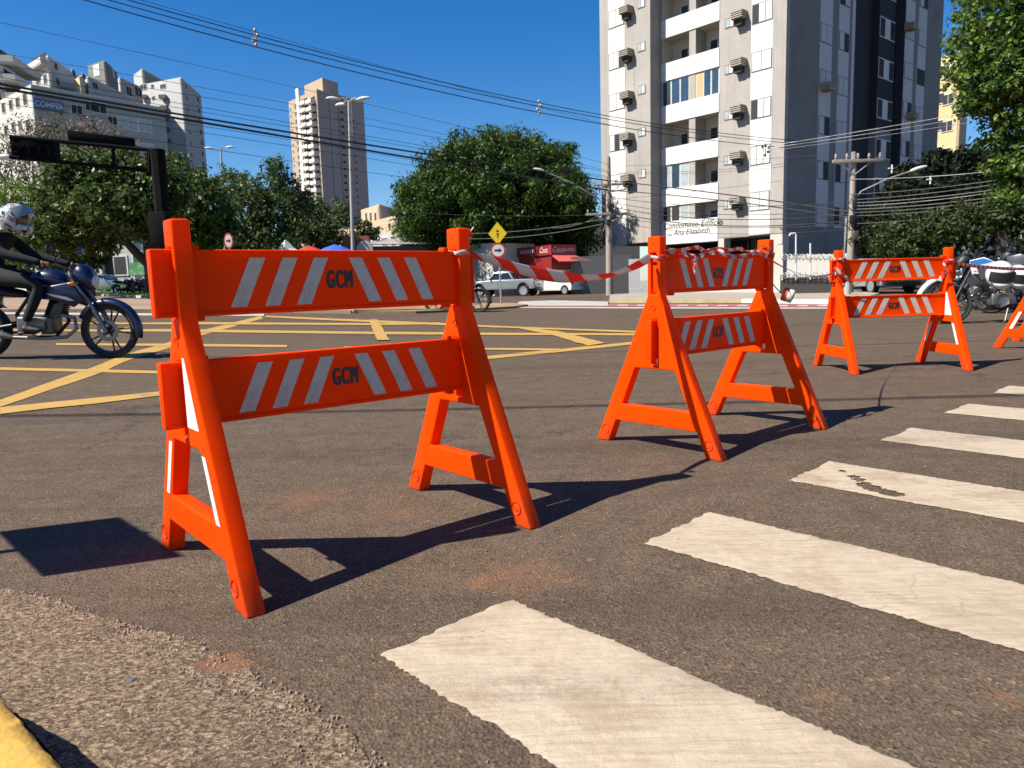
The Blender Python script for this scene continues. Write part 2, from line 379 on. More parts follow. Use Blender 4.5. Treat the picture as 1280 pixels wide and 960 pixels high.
def samp(P, t):
    D = [0]
    for i in range(len(P)-1): D.append(D[-1]+(P[i+1]-P[i]).length)
    s = t*D[-1]
    for i in range(len(P)-1):
        if s <= D[i+1]+1e-9: return P[i].lerp(P[i+1], (s-D[i])/(D[i+1]-D[i]))
    return P[-1]
for i in range(nn+1):
    a, b = samp(ge, i/nn), samp(ke, i/nn)
    for j in range(kk+1):
        u = j/kk; p = a.lerp(b, u)
        n1 = noise.noise(Vector((p.x*9, p.y*9, 0))); n2 = noise.noise(Vector((p.x*40, p.y*40, 3))); n3 = noise.noise(Vector((p.x*95, p.y*95, 7)))
        if j < 3: d_ = (a-b).normalized(); p += d_*(.02*n1+.012*n2)
        rough = .35+.9*math.exp(-u*5)
        z = .003+.010*min(1, u*3)+.003*n1+.004*rough*n2+.003*rough*n3
        if j == 0: z = -.004
        q.v.append((p.x, p.y, z))
q.f = [(i*(kk+1)+j, i*(kk+1)+j+1, (i+1)*(kk+1)+j+1, (i+1)*(kk+1)+j) for i in range(nn) for j in range(kk)]
gut = q.build('gutter', m_gutter(), smooth=70, kind='structure')
for (px, py), r, c, nm in [((162, 850), .012, (.08, .08, .08), 'flat_stone')]:
    p = G(px, py, .012); q = MB(); n = 26; vs = [(p.x, p.y, .0155)]
    for rr, zz in ((.6, .0150), (.9, .0135), (1.04, .004)):
        for t in [2*PI*k/n for k in range(n)]:
            k_ = r*rr*(1+.35*noise.noise(Vector((math.cos(t)*2, math.sin(t)*2, px)))+.12*noise.noise(Vector((math.cos(t)*6, math.sin(t)*6, px))))
            vs.append((p.x+k_*math.cos(t)*1.25, p.y+k_*math.sin(t)*.8, zz+.0015*noise.noise(Vector((k_*300, t*3, 1)))))
    q.add(vs, [(0, 1+k, 1+(k+1) % n) for k in range(n)]+[(1+j*n+k, 1+(j+1)*n+k, 1+(j+1)*n+(k+1) % n, 1+j*n+(k+1) % n) for j in range(2) for k in range(n)])
    q.build(nm, mat(nm, c, .9, .25, 30, .5, 120), gut, smooth=70)
random.seed(8); q = MB()
for k in range(4200):
    t = random.uniform(.12, .95); u = random.random()**1.15
    a, b = samp(ge, t), samp(ke, t); p = a.lerp(b, u*.9-.03); r = random.uniform(.0010, .0034)*(1.1 if u < .15 else .8)
    z = .003+.010*min(1, max(0, u)*3)
    th = random.uniform(0, PI); c_, s_ = math.cos(th), math.sin(th); e1 = random.uniform(.8, 1.7)
    pts = [(r*e1*random.uniform(.7, 1.1), 0), (r*.5, r*.8), (-r*.5*e1, r*random.uniform(.5, 1)), (-r*e1, -r*.1), (-r*.2, -r*.9), (r*.7, -r*.6)]
    vs = [(p.x+x*c_-y*s_, p.y+x*s_+y*c_, z-.002) for x, y in pts]+[(p.x+(x*c_-y*s_)*.6, p.y+(x*s_+y*c_)*.6, z+r*random.uniform(.45, .8)) for x, y in pts]
    q.add(vs, [(6, 7, 8, 9, 10, 11)]+[(i, (i+1) % 6, 6+(i+1) % 6, 6+i) for i in range(6)])
q.build('gravel', mat('exposed_aggregate', (0.314, 0.231, 0.165), .9, .45, 60), gut, kind='stuff')
# kerb: solid block whose top edge is the yellow / shadow line
H_K = .13
top = [PL(x, y, (0, 0, H_K), Vector((0, 0, 1))) for x, y in [(-420,742),(-150,790),(0,872),(38,913),(78,962),(140,1060),(260,1400)]]
nrm = []
q = MB(); n = len(top)
fine = [samp(top, i/120) for i in range(121)]
prof = [(0.012, -.03), (.004, .05), (0, .10), (-.012, .123), (-.035, .13), (-.2, .132), (-.6, .134)]
for i, p in enumerate(fine):
    t = (fine[min(i+1, 120)]-fine[max(i-1, 0)]); nr = Vector((-t.y, t.x, 0)).normalized()
    if nr.x < 0: nr = -nr
    for k, (o_, z) in enumerate(prof):
        w_ = .005*noise.noise(Vector((p.x*25, p.y*25, z*30)))+.004*noise.noise(Vector((p.x*70, p.y*70, z*60)))
        v = p+nr*(o_+.012+w_); q.v.append((v.x, v.y, z+w_*.4))
k = len(prof); q.f = [(i*k+j, i*k+j+1, (i+1)*k+j+1, (i+1)*k+j) for i in range(120) for j in range(k-1)]
q.build('kerb', mat('yellow_kerb_paint', (0.538, 0.321, 0.056), .7, .15, 12, .6, 70, dirt=(.45, .27, .09), ds=9), smooth=50, kind='structure')
# ------------------------------------------------------------ far side of the junction
def slab(name, px, h, mt, parent=None, dz=0, sub=1.2, kind='structure'):
    P = gl(px); bm = bmesh.new()
    vs = [bm.verts.new((p.x, p.y, 0)) for p in P]; f = bm.faces.new(vs); bmesh.ops.triangulate(bm, faces=[f])
    for _ in range(4):
        ed = [e_ for e_ in bm.edges if e_.calc_length() > sub*4]
        if ed: bmesh.ops.subdivide_edges(bm, edges=ed, cuts=1); bmesh.ops.triangulate(bm, faces=bm.faces[:])
    r = bmesh.ops.extrude_face_region(bm, geom=bm.faces[:]); up = [v for v in r['geom'] if isinstance(v, bmesh.types.BMVert)]
    for v in bm.verts: v.co.z = terrain(v.co.x, v.co.y)-.05
    for v in up: v.co.z = terrain(v.co.x, v.co.y)+h+dz
    bmesh.ops.recalc_face_normals(bm, faces=bm.faces); me = bpy.data.meshes.new(name); bm.to_mesh(me); bm.free()
    return link(name, me, mt, parent, kind=kind)
M_BRICKP = N('brown_paving'); _q = M_BRICKP; P = _q.pos(True)
_mp = _q.n('Mapping'); _q.l(P, _mp.inputs[0]); _mp.inputs['Scale'].default_value = (.12, 1.6, 1)
_q.col(_q.ramp(_q.noise(1.4, 4, .7, vec=_mp.outputs[0]), [(.35, (.16, .095, .065)), (.5, (.26, .165, .11)), (.65, (.36, .25, .17))])); _q.b.inputs['Roughness'].default_value = .9
M_DIRT = mat('red_soil', (0.254, 0.149, 0.082), .95, .3, 1.2, dirt=(.28, .27, .1), ds=.8, world=True)
M_SIDE = mat('sandy_pavement', (0.299, 0.247, 0.194), .9, .15, .8, dirt=(.25, .2, .16), ds=1.5, world=True)
M_KW = mat('whitewashed_kerb', (0.493, 0.471, 0.426), .85, .15, 2, world=True)
M_KY = mat('faded_yellow_kerb', (0.336, 0.261, 0.142), .85, .2, 2, world=True)
M_CONC = mat('pale_concrete', (0.351, 0.329, 0.299), .9, .12, 1, dirt=(.3, .27, .24), ds=2, world=True)
M_GRASS = mat('lawn_soil', (.10, .17, .03), .95, .35, 2.5, .8, 25, world=True)
slab('pavement', [(-300,391.4),(0,389.4),(200,390.2),(330,391.2),(440,391.6),(440,384),(250,377),(120,371.4),(0,366),(-300,357)], .06, M_BRICKP.m)
slab('verge', [(440,391.7),(520,392),(590,388.6),(640,385.6),(660,383),(640,380.6),(600,381),(440,383.9)], .07, M_DIRT)
slab('pavement', [(645,380.5),(668,382.2),(760,382.3),(760,377.8),(690,376.2),(650,377.5)], .03, M_CONC)
slab('pavement', [(762,378.8),(930,378.3),(1060,380.6),(1100,371),(1060,366),(975,365.5),(860,366),(762,371)], .12, M_SIDE)
def strip(name, a, b, w, h, mt, parent=None):
    A_, B_ = Vector(a), Vector(b); n = max(2, int((B_-A_).length/1.0)); q = MB(); dr = (B_-A_).normalized(); nr = Vector((-dr.y, dr.x, 0))*w/2
    for i in range(n+1):
        p = A_.lerp(B_, i/n); z = terrain(p.x, p.y)
        q.v += [(p.x-nr.x, p.y-nr.y, z-.03), (p.x-nr.x, p.y-nr.y, z+h), (p.x+nr.x, p.y+nr.y, z+h), (p.x+nr.x, p.y+nr.y, z-.03)]
    q.f = [(4*i+j, 4*i+j+1, 4*i+5+j, 4*i+4+j) for i in range(n) for j in range(3)]+[(0,1,2,3), (4*n+3, 4*n+2, 4*n+1, 4*n)]
    return q.build(name, mt, parent, kind=None if parent else 'structure')
strip('kerb', G(-200, 390), G(205, 390), .25, .09, M_KY); strip('kerb', G(205, 390), G(440, 391.6), .25, .09, M_KY); strip('kerb', G(440, 391.6), G(585, 389), .25, .10, M_KY)
strip('kerb', G(-200, 359), G(118, 369.4), .3, .13, M_KW); strip('kerb', G(118, 369.4), G(250, 376), .3, .13, M_KW)
strip('kerb', G(762, 378.9), G(930, 378.4), .08, .125, M_KY); strip('kerb', G(930, 378.4), G(1058, 380.6), .22, .13, M_KW)
slab('lawn', [(-300,356),(0,365.4),(118,369.2),(250,375.8),(440,383.5),(560,381),(560,377),(420,374),(200,367),(-300,352)], .10, M_GRASS)
# grass blades on the verge strip seen behind the motorcycle
def scatter_blades():
    random.seed(9); q = MB()
    for k in range(9000):
        px = random.uniform(90, 260); t = random.random()
        a, b = G(px, 369.4+(px-118)*.052), Vector((0, 0, 0)); p = a+Vector((random.uniform(-1, 1), random.uniform(.2, 11), 0)); z = terrain(p.x, p.y)+.09
        h = random.uniform(.05, .13); d = Vector((random.uniform(-.5, .5), random.uniform(-.5, .5), 1))*h; w_ = .035
        q.add([(p.x-w_, p.y, z), (p.x+w_, p.y, z), (p.x+d.x, p.y+d.y, z+d.z)], [(0, 1, 2)])
    return q
tag(scatter_blades().build('grass', mat('grass_blade', (.14, .25, .03), .8, .4, 1.5, world=True), kind='stuff'), 'short green grass on the median behind the moving motorcycle', 'grass')
# red cycle lane with white blocks
for i in range(17):
    x0 = 645+i*25; 
    if x0 > 1050: break
    y = lambda x: 379.9+(.0022*(x-645)); y2 = lambda x: 383.1+(.0030*(x-645))
    a = [G(x0, y(x0)), G(x0+25, y(x0+25))]; b = [G(x0-4, y2(x0-4)), G(x0+21, y2(x0+21))]
    drape((a, b), .008, 1.5).build('red_cycle_lane', RED_L if i else (RED_L := m_paint('red_road_paint', (0.314, 0.075, 0.064), .5)), road)
    m0, m1 = x0+3, x0+16
    drape(([G(m0, 381.0+.0025*(m0-645)), G(m1, 381.0+.0025*(m1-645))], [G(m0-2, 382.2+.003*(m0-645)), G(m1-2, 382.2+.003*(m1-645))]), .013, 1.5).build('white_lane_block', M_WHL, road)

# ============================================================ BARRICADES
def m_orange(name, c, feet=True):
    q = N(name); b = q.b; b.inputs['Roughness'].default_value = .42; b.inputs['Specular IOR Level'].default_value = .07
    f = q.noise(5, 4, .6); cc = q.ramp(f, [(.3, tuple(x*.93 for x in c)), (.7, c)])
    cc = q.mix(q.math('MULTIPLY', q.g(q.noise(28, 6, .8), .60, .78), .28), cc, (.45, .06, .01))
    mps = q.n('Mapping'); q.l(q.pos(), mps.inputs[0]); mps.inputs['Scale'].default_value = (3, 3, 40); mps.inputs['Rotation'].default_value = (.5, .3, 0)
    cc = q.mix(q.math('MULTIPLY', q.g(q.noise(3, 4, .7, vec=mps.outputs[0]), .63, .70), .35), cc, (.95, .13, .02))
    sz = q.n('SeparateXYZ'); q.l(q.pos(), sz.inputs[0])
    low = q.math('MULTIPLY', q.g(sz.outputs[2], .16, .0), q.g(q.noise(22, 6, .75), .40, .62)) if feet else 0
    cc = q.mix(q.math('MULTIPLY', low, .55), cc, (.17, .085, .045)) if feet else cc
    q.col(cc); q.bump(q.noise(18, 3, .5), .12, .006); q.bump(q.noise(300, 2, .5), .06, .001)
    rr = q.ramp(q.noise(12, 4, .6), [(.3, (.34,)*3), (.7, (.55,)*3)]); q.l(rr, b.inputs['Roughness'])
    tr = q.n('BsdfTranslucent'); q.l(cc, tr.inputs[0]); mx = q.n('MixShader', _Fac=.30); q.l(b.outputs[0], mx.inputs[1]); q.l(tr.outputs[0], mx.inputs[2]); q.l(mx.outputs[0], q.t.nodes['Material Output'].inputs[0])
    b.inputs['Subsurface Weight'].default_value = 0; b.inputs['Subsurface Radius'].default_value = (.01, .002, .001); b.inputs['Subsurface Scale'].default_value = .5
    return q.m
M_OR = m_orange('orange_plastic', (.97, .070, .0004)); M_ORR = m_orange('orange_board_plastic', (.90, .064, .0006), False)
M_REF = mat('grey_reflective_tape', (.50, .45, .39), .6, .05, 20, .08, 500, dirt=(.33, .28, .23), ds=14)
M_REFW = mat('white_reflective_tape', (0.582, 0.568, 0.553), .45, .04, 20, dirt=(.66, .62, .58), ds=14)
M_BLK = mat('black_print', (.015, .014, .014), .5, .1)
M_DK = mat('dark_hole', (.02, .008, .005), .8, .1)
BW, BS = .9354, .7442
def frame_mesh():
    T = .0255
    rows = [(0, [-.372, -.288, .288, .372]), (.115, None), (.2, None), (.385, None), (.405, None), (.62, None), (.722, None), (.92, None), (1.0, None)]
    o = lambda z: .372-(.372-.039)*(z/.722) if z < .722 else .039-.003*(z-.722)/.28
    V = []; idx = {}
    def v(y, z):
        k = (round(y, 4), round(z, 4))
        if k not in idx: idx[k] = len(V); V.append(k)
        return idx[k]
    I = lambda z: {0: .290, .115: .240, .2: .200, .385: .116}[z]
    F_ = []
    for a, b in ((0, .115), (.115, .2), (.2, .385)):
        for s in (-1, 1): F_.append((v(s*o(a), a), v(s*I(a), a), v(s*I(b), b), v(s*o(b), b)))
    F_.append((v(-.240, .115), v(.240, .115), v(.2, .2), v(-.2, .2)))
    def cols(z):
        w_ = o(z); i_ = {.385: .116, .405: .108}.get(z, min(w_*.7, .06)); return [-w_, -max(i_, .026), -.019, .019, max(i_, .026), w_]
    Z = [.385, .405, .62, .722, .735, .925, 1.0]
    for a, b in zip(Z, Z[1:]):
        ca, cb = cols(a), cols(b)
        for i in range(5):
            if i == 2 and ((a, b) == (.405, .62) or (a, b) == (.735, .925)): continue
            F_.append((v(ca[i], a), v(ca[i+1], a), v(cb[i+1], b), v(cb[i], b)))
    bm = bmesh.new(); bv = [bm.verts.new((-T, y, z)) for y, z in V]
    for f in F_:
        try: bm.faces.new([bv[i] for i in f])
        except ValueError: pass
    r = bmesh.ops.extrude_face_region(bm, geom=bm.faces[:])
    for g_ in r['geom']:
        if isinstance(g_, bmesh.types.BMVert): g_.co.x = T
    # plate and crossbar sit a little thinner than the rounded legs
    bmesh.ops.recalc_face_normals(bm, faces=bm.faces)
    me = bpy.data.meshes.new('frame'); bm.to_mesh(me); bm.free(); return me
def rail_mesh():
    L = BW/2+.066; h = .183; bm = bmesh.new()
    bmesh.ops.create_cube(bm, size=1, matrix=Matrix.Diagonal((2*L, .036, h, 1)))
    for s in (-1, 1):
        f = [f for f in bm.faces if f.normal.y*s > .9]
        bmesh.ops.inset_region(bm, faces=f, thickness=.013, depth=0)
        f = [f for f in bm.faces if f.normal.y*s > .9 and abs(f.calc_center_median().x) < .01 and abs(f.calc_center_median().z) < .01]
        bmesh.ops.inset_region(bm, faces=f, thickness=.006, depth=-.008)
    # locking tabs next to the frames
    for sx in (-1, 1):
        for sz in (-1, 1):
            bmesh.ops.create_cube(bm, size=1, matrix=Matrix.Translation((sx*(BW/2-.052), 0, sz*(h/2+.004))) @ Matrix.Diagonal((.022, .034, .016, 1)))
    me = bpy.data.meshes.new('rail'); bm.to_mesh(me); bm.free(); return me
ME_FRAME = frame_mesh(); ME_RAIL = rail_mesh()
def stripe_mesh(lean):
    q = MB(); h = .139; w_ = .046; s = .064*lean
    z0, z1 = -h/2, h/2
    q.side([(-w_/2-s/2, z0), (w_/2-s/2, z0), (w_/2+s/2, z1), (-w_/2+s/2, z1)], -.0006, .0006)
    return q.mesh('reflective_stripe')
ME_SL, ME_SR = stripe_mesh(1), stripe_mesh(-1)
for m_ in (ME_SL, ME_SR): m_.materials.append(M_REF)
ME_TXT = text_mesh('GCM', .076, .46, 0, .0004, 0, 1.28)
_bm = bmesh.new()
for _k in range(-5, 6):
    _m2 = ME_TXT.copy(); _m2.transform(Matrix.Translation((_k*.00072, ((_k % 3)-1)*.0011, _k*.00003))); _bm.from_mesh(_m2)
_bm.to_mesh(ME_TXT); _bm.free()
ME_TXT.transform(Matrix.Rotation(PI/2, 4, 'X')); ME_TXT.materials.append(M_BLK)
ME_BOSS = MB().lathe([(.0, -.0005), (.012, -.0005), (.014, .001), (.019, .001), (.021, -.0005), (.022, -.003)], axis='X', n=20).mesh('boss', 60)
ME_HOLE = MB().lathe([(.0, .0), (.0045, .0), (.0045, -.002)], axis='X', n=12).mesh('bolt_hole'); ME_HOLE.materials.append(M_DK)
def barricade(x, y, rz, label, stickers=(), flip=False, side=-1, z=None):
    b = empty('barricade', (x, y, terrain(x, y) if z is None else z), rz, 1, label, 'barricade', 'orange barricades closing the street')
    for s in (-1, 1):
        f = link('frame', ME_FRAME, M_OR, b, .0085, 3); f.location = (s*BW/2, 0, 0)
        for yy in (-.306, .306):
            q = link('boss', ME_BOSS, M_OR, f); q.location = (-.0262, yy, .062)
            if s: 
                q = link('boss', ME_BOSS, M_OR, f); q.location = (.0262, yy, .062); q.rotation_euler = (0, 0, PI)
        for sx in (-1, 1):
            q = link('boss', ME_BOSS, M_OR, f); q.location = (sx*.0262, 0, .672); q.scale = (1, .55, .55); q.rotation_euler = (0, 0, 0 if sx < 0 else PI)
            q = link('bolt_hole', ME_HOLE, M_DK, f); q.location = (sx*.0261, 0, .965); q.rotation_euler = (0, 0, PI if sx < 0 else 0)
        if s in stickers:
            sd = -.0262
            def stick(poly):
                q = MB(); vs = [(sd, a, c) for a, c in poly]+[(sd-.0008, a, c) for a, c in poly]
                n = len(poly); q.add(vs, [tuple(range(n)), tuple(range(2*n-1, n-1, -1))]+[(i, (i+1) % n, n+(i+1) % n, n+i) for i in range(n)])
                return q.build('reflective_sticker', M_REFW, f)
            stick([(-.034, .63), (-.052, .63), (-.128, .44), (-.034, .44)])
            for k in (-1, 1): stick([(k*.160, .375), (k*.132, .375), (k*.205, .205), (k*.235, .205)])
    for i, zc in enumerate((.8295, .527)):
        r = link('rail', ME_RAIL, M_ORR, b, .006, 3); r.location = (-.013 if x < 0 else 0, 0, zc)
        if flip and i == 0: r.rotation_euler = (0, PI, 0); r.location.x = .02; r.scale = (.93, 1, 1)
        for k in range(3):
            a = link('reflective_stripe', ME_SL, None, r); a.location = (-.2755+.0985*k, -.0108, 0)
            a = link('reflective_stripe', ME_SR, None, r); a.location = (.102+.101*k, -.0108, 0)
        t = link('lettering', ME_TXT, None, r); t.location = (.012, -.0112, 0)
    return b
B1 = barricade(-.5322, 2.3252, .6984, 'nearest orange barricade, with white stickers on its left frame', (-1,))
B2 = barricade(1.0442, 3.7586, .7053, 'middle orange barricade with its upper board mounted upside down and tape along its top', (), True)
B3 = barricade(3.2135, 6.2201, .0356, 'farther orange barricade seen square on in front of the parked motorcycles', (1,))
B4 = barricade(5.92-.33, 8.01-.33, .8, 'orange barricade cut off by the right edge of the photo', (-1,))
def blocal(B, x, y, z): 
    c, s = math.cos(B.rotation_euler[2]), math.sin(B.rotation_euler[2]); return Vector((B.location.x+c*x-s*y, B.location.y+s*x+c*y, B.location.z+z))
# sign standing out of the frame on the left: only its shadow is in the photograph
s_ = Vector((-2.50, 1.95, 0)); sg = empty('post_sign', s_, 0, 1, 'grey backed plate on a thin post whose shadow falls left of the nearest barricade', 'sign')
MB().tube([(0, 0, 0), (0, 0, 1.42)], .018, 10).build('post', mat('galvanised', (0.299, 0.299, 0.299), .5, .1, metal=.6), sg, 40)
MB().box((.02, -.02, 1.22), (.60, .012, .40), -.79).build('plate', mat('sign_back', (0.224, 0.224, 0.224), .6, .1), sg, bevel=.004)

# ============================================================ BARRIER TAPE
def m_tape():
    q = N('barrier_tape'); u = q.n('UVMap'); s = q.n('SeparateXYZ'); q.l(u.outputs[0], s.inputs[0])
    a = q.math('FRACT', q.math('ADD', s.outputs[0], q.math('MULTIPLY', s.outputs[1], .35)))
    c = q.mix(q.g(a, .495, .505), (.74, .05, .02), (.56, .50, .48)); q.col(c); b = q.b; b.inputs['Roughness'].default_value = .55; b.inputs['Specular IOR Level'].default_value = .2
    tr = q.n('BsdfTranslucent'); q.l(c, tr.inputs[0]); mx = q.n('MixShader', _Fac=.35); q.l(b.outputs[0], mx.inputs[1]); q.l(tr.outputs[0], mx.inputs[2])
    q.l(mx.outputs[0], q.t.nodes['Material Output'].inputs[0]); q.bump(q.noise(40, 3, .6), .3, .004); return q.m
M_TAPE = m_tape()
def ribbon(name, pts, w, twist, period=.22, label=None, parent=None, seg=10, crumple=0):
    """pts: path; twist(t) -> angle of the band about the path (0 = upright)"""
    P = []
    for i in range(len(pts)-1):
        p0, p1, p2, p3 = pts[max(i-1, 0)], pts[i], pts[i+1], pts[min(i+2, len(pts)-1)]
        for k in range(seg):
            t = k/seg; P.append(.5*((2*p1)+(p2-p0)*t+(2*p0-5*p1+4*p2-p3)*t*t+(3*p1-p0-3*p2+p3)*t**3))
    P.append(pts[-1]); n = len(P); V = []; D = [0]
    for i in range(n-1): D.append(D[-1]+(P[i+1]-P[i]).length)
    nc = 3
    for i, p in enumerate(P):
        t = (P[min(i+1, n-1)]-P[max(i-1, 0)]).normalized(); up = Vector((0, 0, 1)); sdv = t.cross(up)
        if sdv.length < 1e-3: sdv = Vector((1, 0, 0))
        sdv.normalize(); up = sdv.cross(t); a = twist(i/(n-1)) if callable(twist) else twist; ax = up*math.cos(a)+sdv*math.sin(a); nr = up*-math.sin(a)+sdv*math.cos(a)
        ww = w(i/(n-1)) if callable(w) else w
        for j in range(nc):
            f = j/(nc-1)-.5; c = crumple*noise.noise(Vector((D[i]*28, j*3.1, 1.7)))
            V.append(p+ax*ww*f+nr*(c+(.12*ww*(.25-f*f)*4 if crumple == 0 else 0)))
    me = bpy.data.meshes.new(name); me.from_pydata([tuple(v) for v in V], [], [(i*nc+j, i*nc+j+1, (i+1)*nc+j+1, (i+1)*nc+j) for i in range(n-1) for j in range(nc-1)])
    uv = me.uv_layers.new(name='UVMap'); 
    for l in me.loops:
        i, j = divmod(l.vertex_index, nc); uv.data[l.index].uv = (D[i]/period, j/(nc-1))
    me.polygons.foreach_set('use_smooth', [True]*len(me.polygons))
    o = link(name, me, M_TAPE, parent); s = o.modifiers.new('sol', 'SOLIDIFY'); s.thickness = .0004
    if label: tag(o, label, 'barrier tape', 'red and white barrier tapes')
    return o
def ring(B, sx, z, r=.05, tilt=0, wob=.004, turns=1.0):
    out = []
    for i in range(int(10*turns)+1):
        t = 2*PI*i/10; k = 1/max(abs(math.cos(t)), abs(math.sin(t)))*.96; out.append(blocal(B, sx*BW/2+.034*k*math.cos(t), .046*k*math.sin(t), z+tilt*math.sin(t)+wob*math.sin(3*t)))
    return out
# span nearest -> middle: starts at the right mast of the nearest, ends at the left mast of the middle
p0 = blocal(B1, BW/2+.04, -.02, .912); p1 = blocal(B2, -BW/2-.04, 0, .90)
way = [(583, 316), (620, 326.5), (655, 337.5), (690, 344.5), (725, 347.5), (760, 344.5), (790, 334), (812, 322)]
sp = []
for i, (px, py) in enumerate(way):
    t = i/(len(way)-1); Y = p0.y*(1-t)+p1.y*t; sp.append(A(px, py, Y if 0 < i < 7 else (p0.y if i == 0 else p1.y)))
ribbon('barrier_tape', sp, lambda t: .018+.030*min(1, t*6)*(.8-.25*math.sin(t*11)) , lambda t: .25+.55*sstep(t, .45, .6)*(1-sstep(t, .75, .95)), .20, 'wide red and white tape sagging between the nearest and the middle barricade')
r1 = ring(B1, 1, .915, turns=1.6)
ribbon('barrier_tape', r1, .016, .1, .12, 'narrow tape loop wrapped round the right mast of the nearest barricade', crumple=.003)
end = blocal(B1, BW/2+.035, .03, .93)
ribbon('barrier_tape', [end, end+Vector((.02, .01, .03)), end+Vector((.035, .01, .055)), end+Vector((.04, .02, .075))], lambda t: .008+.02*t, .6, .06, 'loose tape end sticking up behind the right mast of the nearest barricade', crumple=.004)
# wraps on the middle barricade
tw = ring(B2, -1, .905, turns=1.2)
ribbon('barrier_tape', tw, .018, .2, .1, 'tape wrapped round the left mast of the middle barricade', crumple=.004)
random.seed(3); top_ = []
for i in range(15):
    t = i/14; top_.append(blocal(B2, -BW/2+.0+t*BW, -.045-.012*math.sin(t*11), .918+.012*math.sin(t*17+.5)))
ribbon('barrier_tape', top_, .026, lambda t: .5*math.sin(t*21), .085, 'crumpled tape lying along the front top edge of the middle barricade', crumple=.01)
top2 = [blocal(B2, -BW/2+i/14*BW, -.02+.02*math.sin(i*1.3), .945-.02*math.cos(i*.45)*0+.006*math.sin(i*2.1)) for i in range(15)]
ribbon('barrier_tape', top2, .02, lambda t: .9+.6*math.sin(t*17), .075, 'second twisted tape lying over the top edge of the middle barricade', crumple=.008)
hp = blocal(B2, -BW/2+.215, -.05, .915)
ribbon('barrier_tape', [hp, hp+Vector((.004, 0, -.03)), hp+Vector((.0, -.003, -.07)), hp+Vector((.006, 0, -.105))], lambda t: .024*(1-.5*t), 1.2, .05, 'short tape end hanging down over the first stripe of the middle barricade', crumple=.004)
tr_ = ring(B2, 1, .915, turns=1.2); ribbon('barrier_tape', tr_, .024, .2, .09, 'tape wrapped round the right mast of the middle barricade', crumple=.004)
# span middle -> farther
p0 = blocal(B2, BW/2+.03, 0, .90); p1 = blocal(B3, -BW/2-.03, 0, .82)
sp = [p0.lerp(p1, i/8)+Vector((0, 0, -.06*4*(i/8)*(1-i/8))) for i in range(9)]
ribbon('barrier_tape', sp, .012, lambda t: 1.2+2*t, .08, 'thin twisted tape stretched between the middle and the farther barricade', crumple=.001)
# tape on the farther barricade masts
for z, sx, tl, lb in ((.93, -1, .012, 'tape wound near the top of the left mast of the farther barricade'), (.78, -1, -.05, 'slanting tape loop below the wound one on the left mast of the farther barricade'), (.90, 1, .015, 'bunched tape wound on the right mast of the farther barricade')):
    ribbon('barrier_tape', ring(B3, sx, z, tilt=tl, turns=1.1), .026, .1, .09, lb, crumple=.006)
hp = blocal(B3, BW/2-.05, -.07, .89)
ribbon('barrier_tape', [hp, hp+Vector((-.01, 0, -.05)), hp+Vector((-.02, -.01, -.10)), hp+Vector((-.05, 0, -.17))], lambda t: .06*(1-.3*t), .1, .12, 'pink looking tape bunch hanging at the right mast of the farther barricade', crumple=.012)
hp = blocal(B3, -BW/2+.04, -.05, .76)
ribbon('barrier_tape', [blocal(B3, -BW/2-.06, -.05, .86), blocal(B3, -BW/2, -.07, .80), blocal(B3, -BW/2+.09, -.06, .735)], .03, .2, .09, 'tape end crossing the left mast of the farther barricade', crumple=.006)
p0 = blocal(B3, BW/2+.03, 0, .87); p1 = blocal(B4, -BW/2-.02, 0, .80)
sp = [p0.lerp(p1, i/8)+Vector((0, 0, -.02*4*(i/8)*(1-i/8))) for i in range(9)]
ribbon('barrier_tape', sp, .03, lambda t: .3+.2*math.sin(9*t), .085, 'red and white tape running from the farther barricade to the right edge of the photo', crumple=.003)
# tape roll dangling behind the middle barricade
c = A(985, 369, 4.05); q = MB().lathe([(.018, -.028), (.034, -.028), (.037, -.024), (.037, .024), (.034, .028), (.018, .028), (.018, -.028)], axis='X', n=24)
tr = q.build('tape_roll', mat('tape_roll_side', (0.553, 0.523, 0.508), .5, .05, 5), smooth=40); tr.location = c; tr.rotation_euler = (0, .35, -.5)
tag(tr, 'white and orange roll of tape dangling beside the right mast of the middle barricade', 'tape roll')
bnd = MB().lathe([(.0375, -.028), (.0382, -.02), (.0382, -.004), (.0375, .0)], axis='X', n=24).build('band', mat('tape_roll_band', (0.634, 0.120, 0.023), .5, .1), tr, 40)
k = MB().lathe([(.0179, -.0285), (.0179, .0285)], axis='X', n=20).build('core', mat('tape_core', (0.090, 0.075, 0.090), .7, .1), tr, 40)
a_ = blocal(B2, BW/2+.03, -.03, .76); ribbon('barrier_tape', [a_, a_.lerp(c, .5)+Vector((0, 0, -.015)), c+Vector((-.03, 0, .015))], .008, 1.0, .05, 'thin tape strand the dangling roll hangs from', crumple=.001)
# ============================================================ VEHICLES
def paint(name, c, rough=.3, coat=.6, metal=0): return mat(name, c, rough, .04, 3, metal=metal, coat=coat)
M_TYRE = mat('tyre_rubber', (.018, .018, .018), .85, .3, 20, .3, 120)
M_CHR = mat('worn_metal', (0.243, 0.234, 0.225), .42, .15, 10, metal=.9)
M_GREYM = mat('grey_metal', (0.120, 0.116, 0.112), .45, .25, 14, metal=.6)
M_BPL = mat('black_plastic', (.014, .014, .015), .5, .2, 10)
M_BLKM = mat('black_metal', (.02, .02, .022), .4, .2, 10, metal=.4)
M_GLS = mat('dark_glass', (.012, .016, .02), .08, .1, 2, spec=.8)
M_LAMP = mat('lamp_lens', (0.560, 0.560, 0.560), .12, .05, 5, coat=1)
M_RED = mat('tail_lamp', (0.261, 0.007, 0.007), .2, .05, coat=1)
M_AMB = mat('indicator_lens', (0.523, 0.186, 0.015), .2, .05, coat=1)
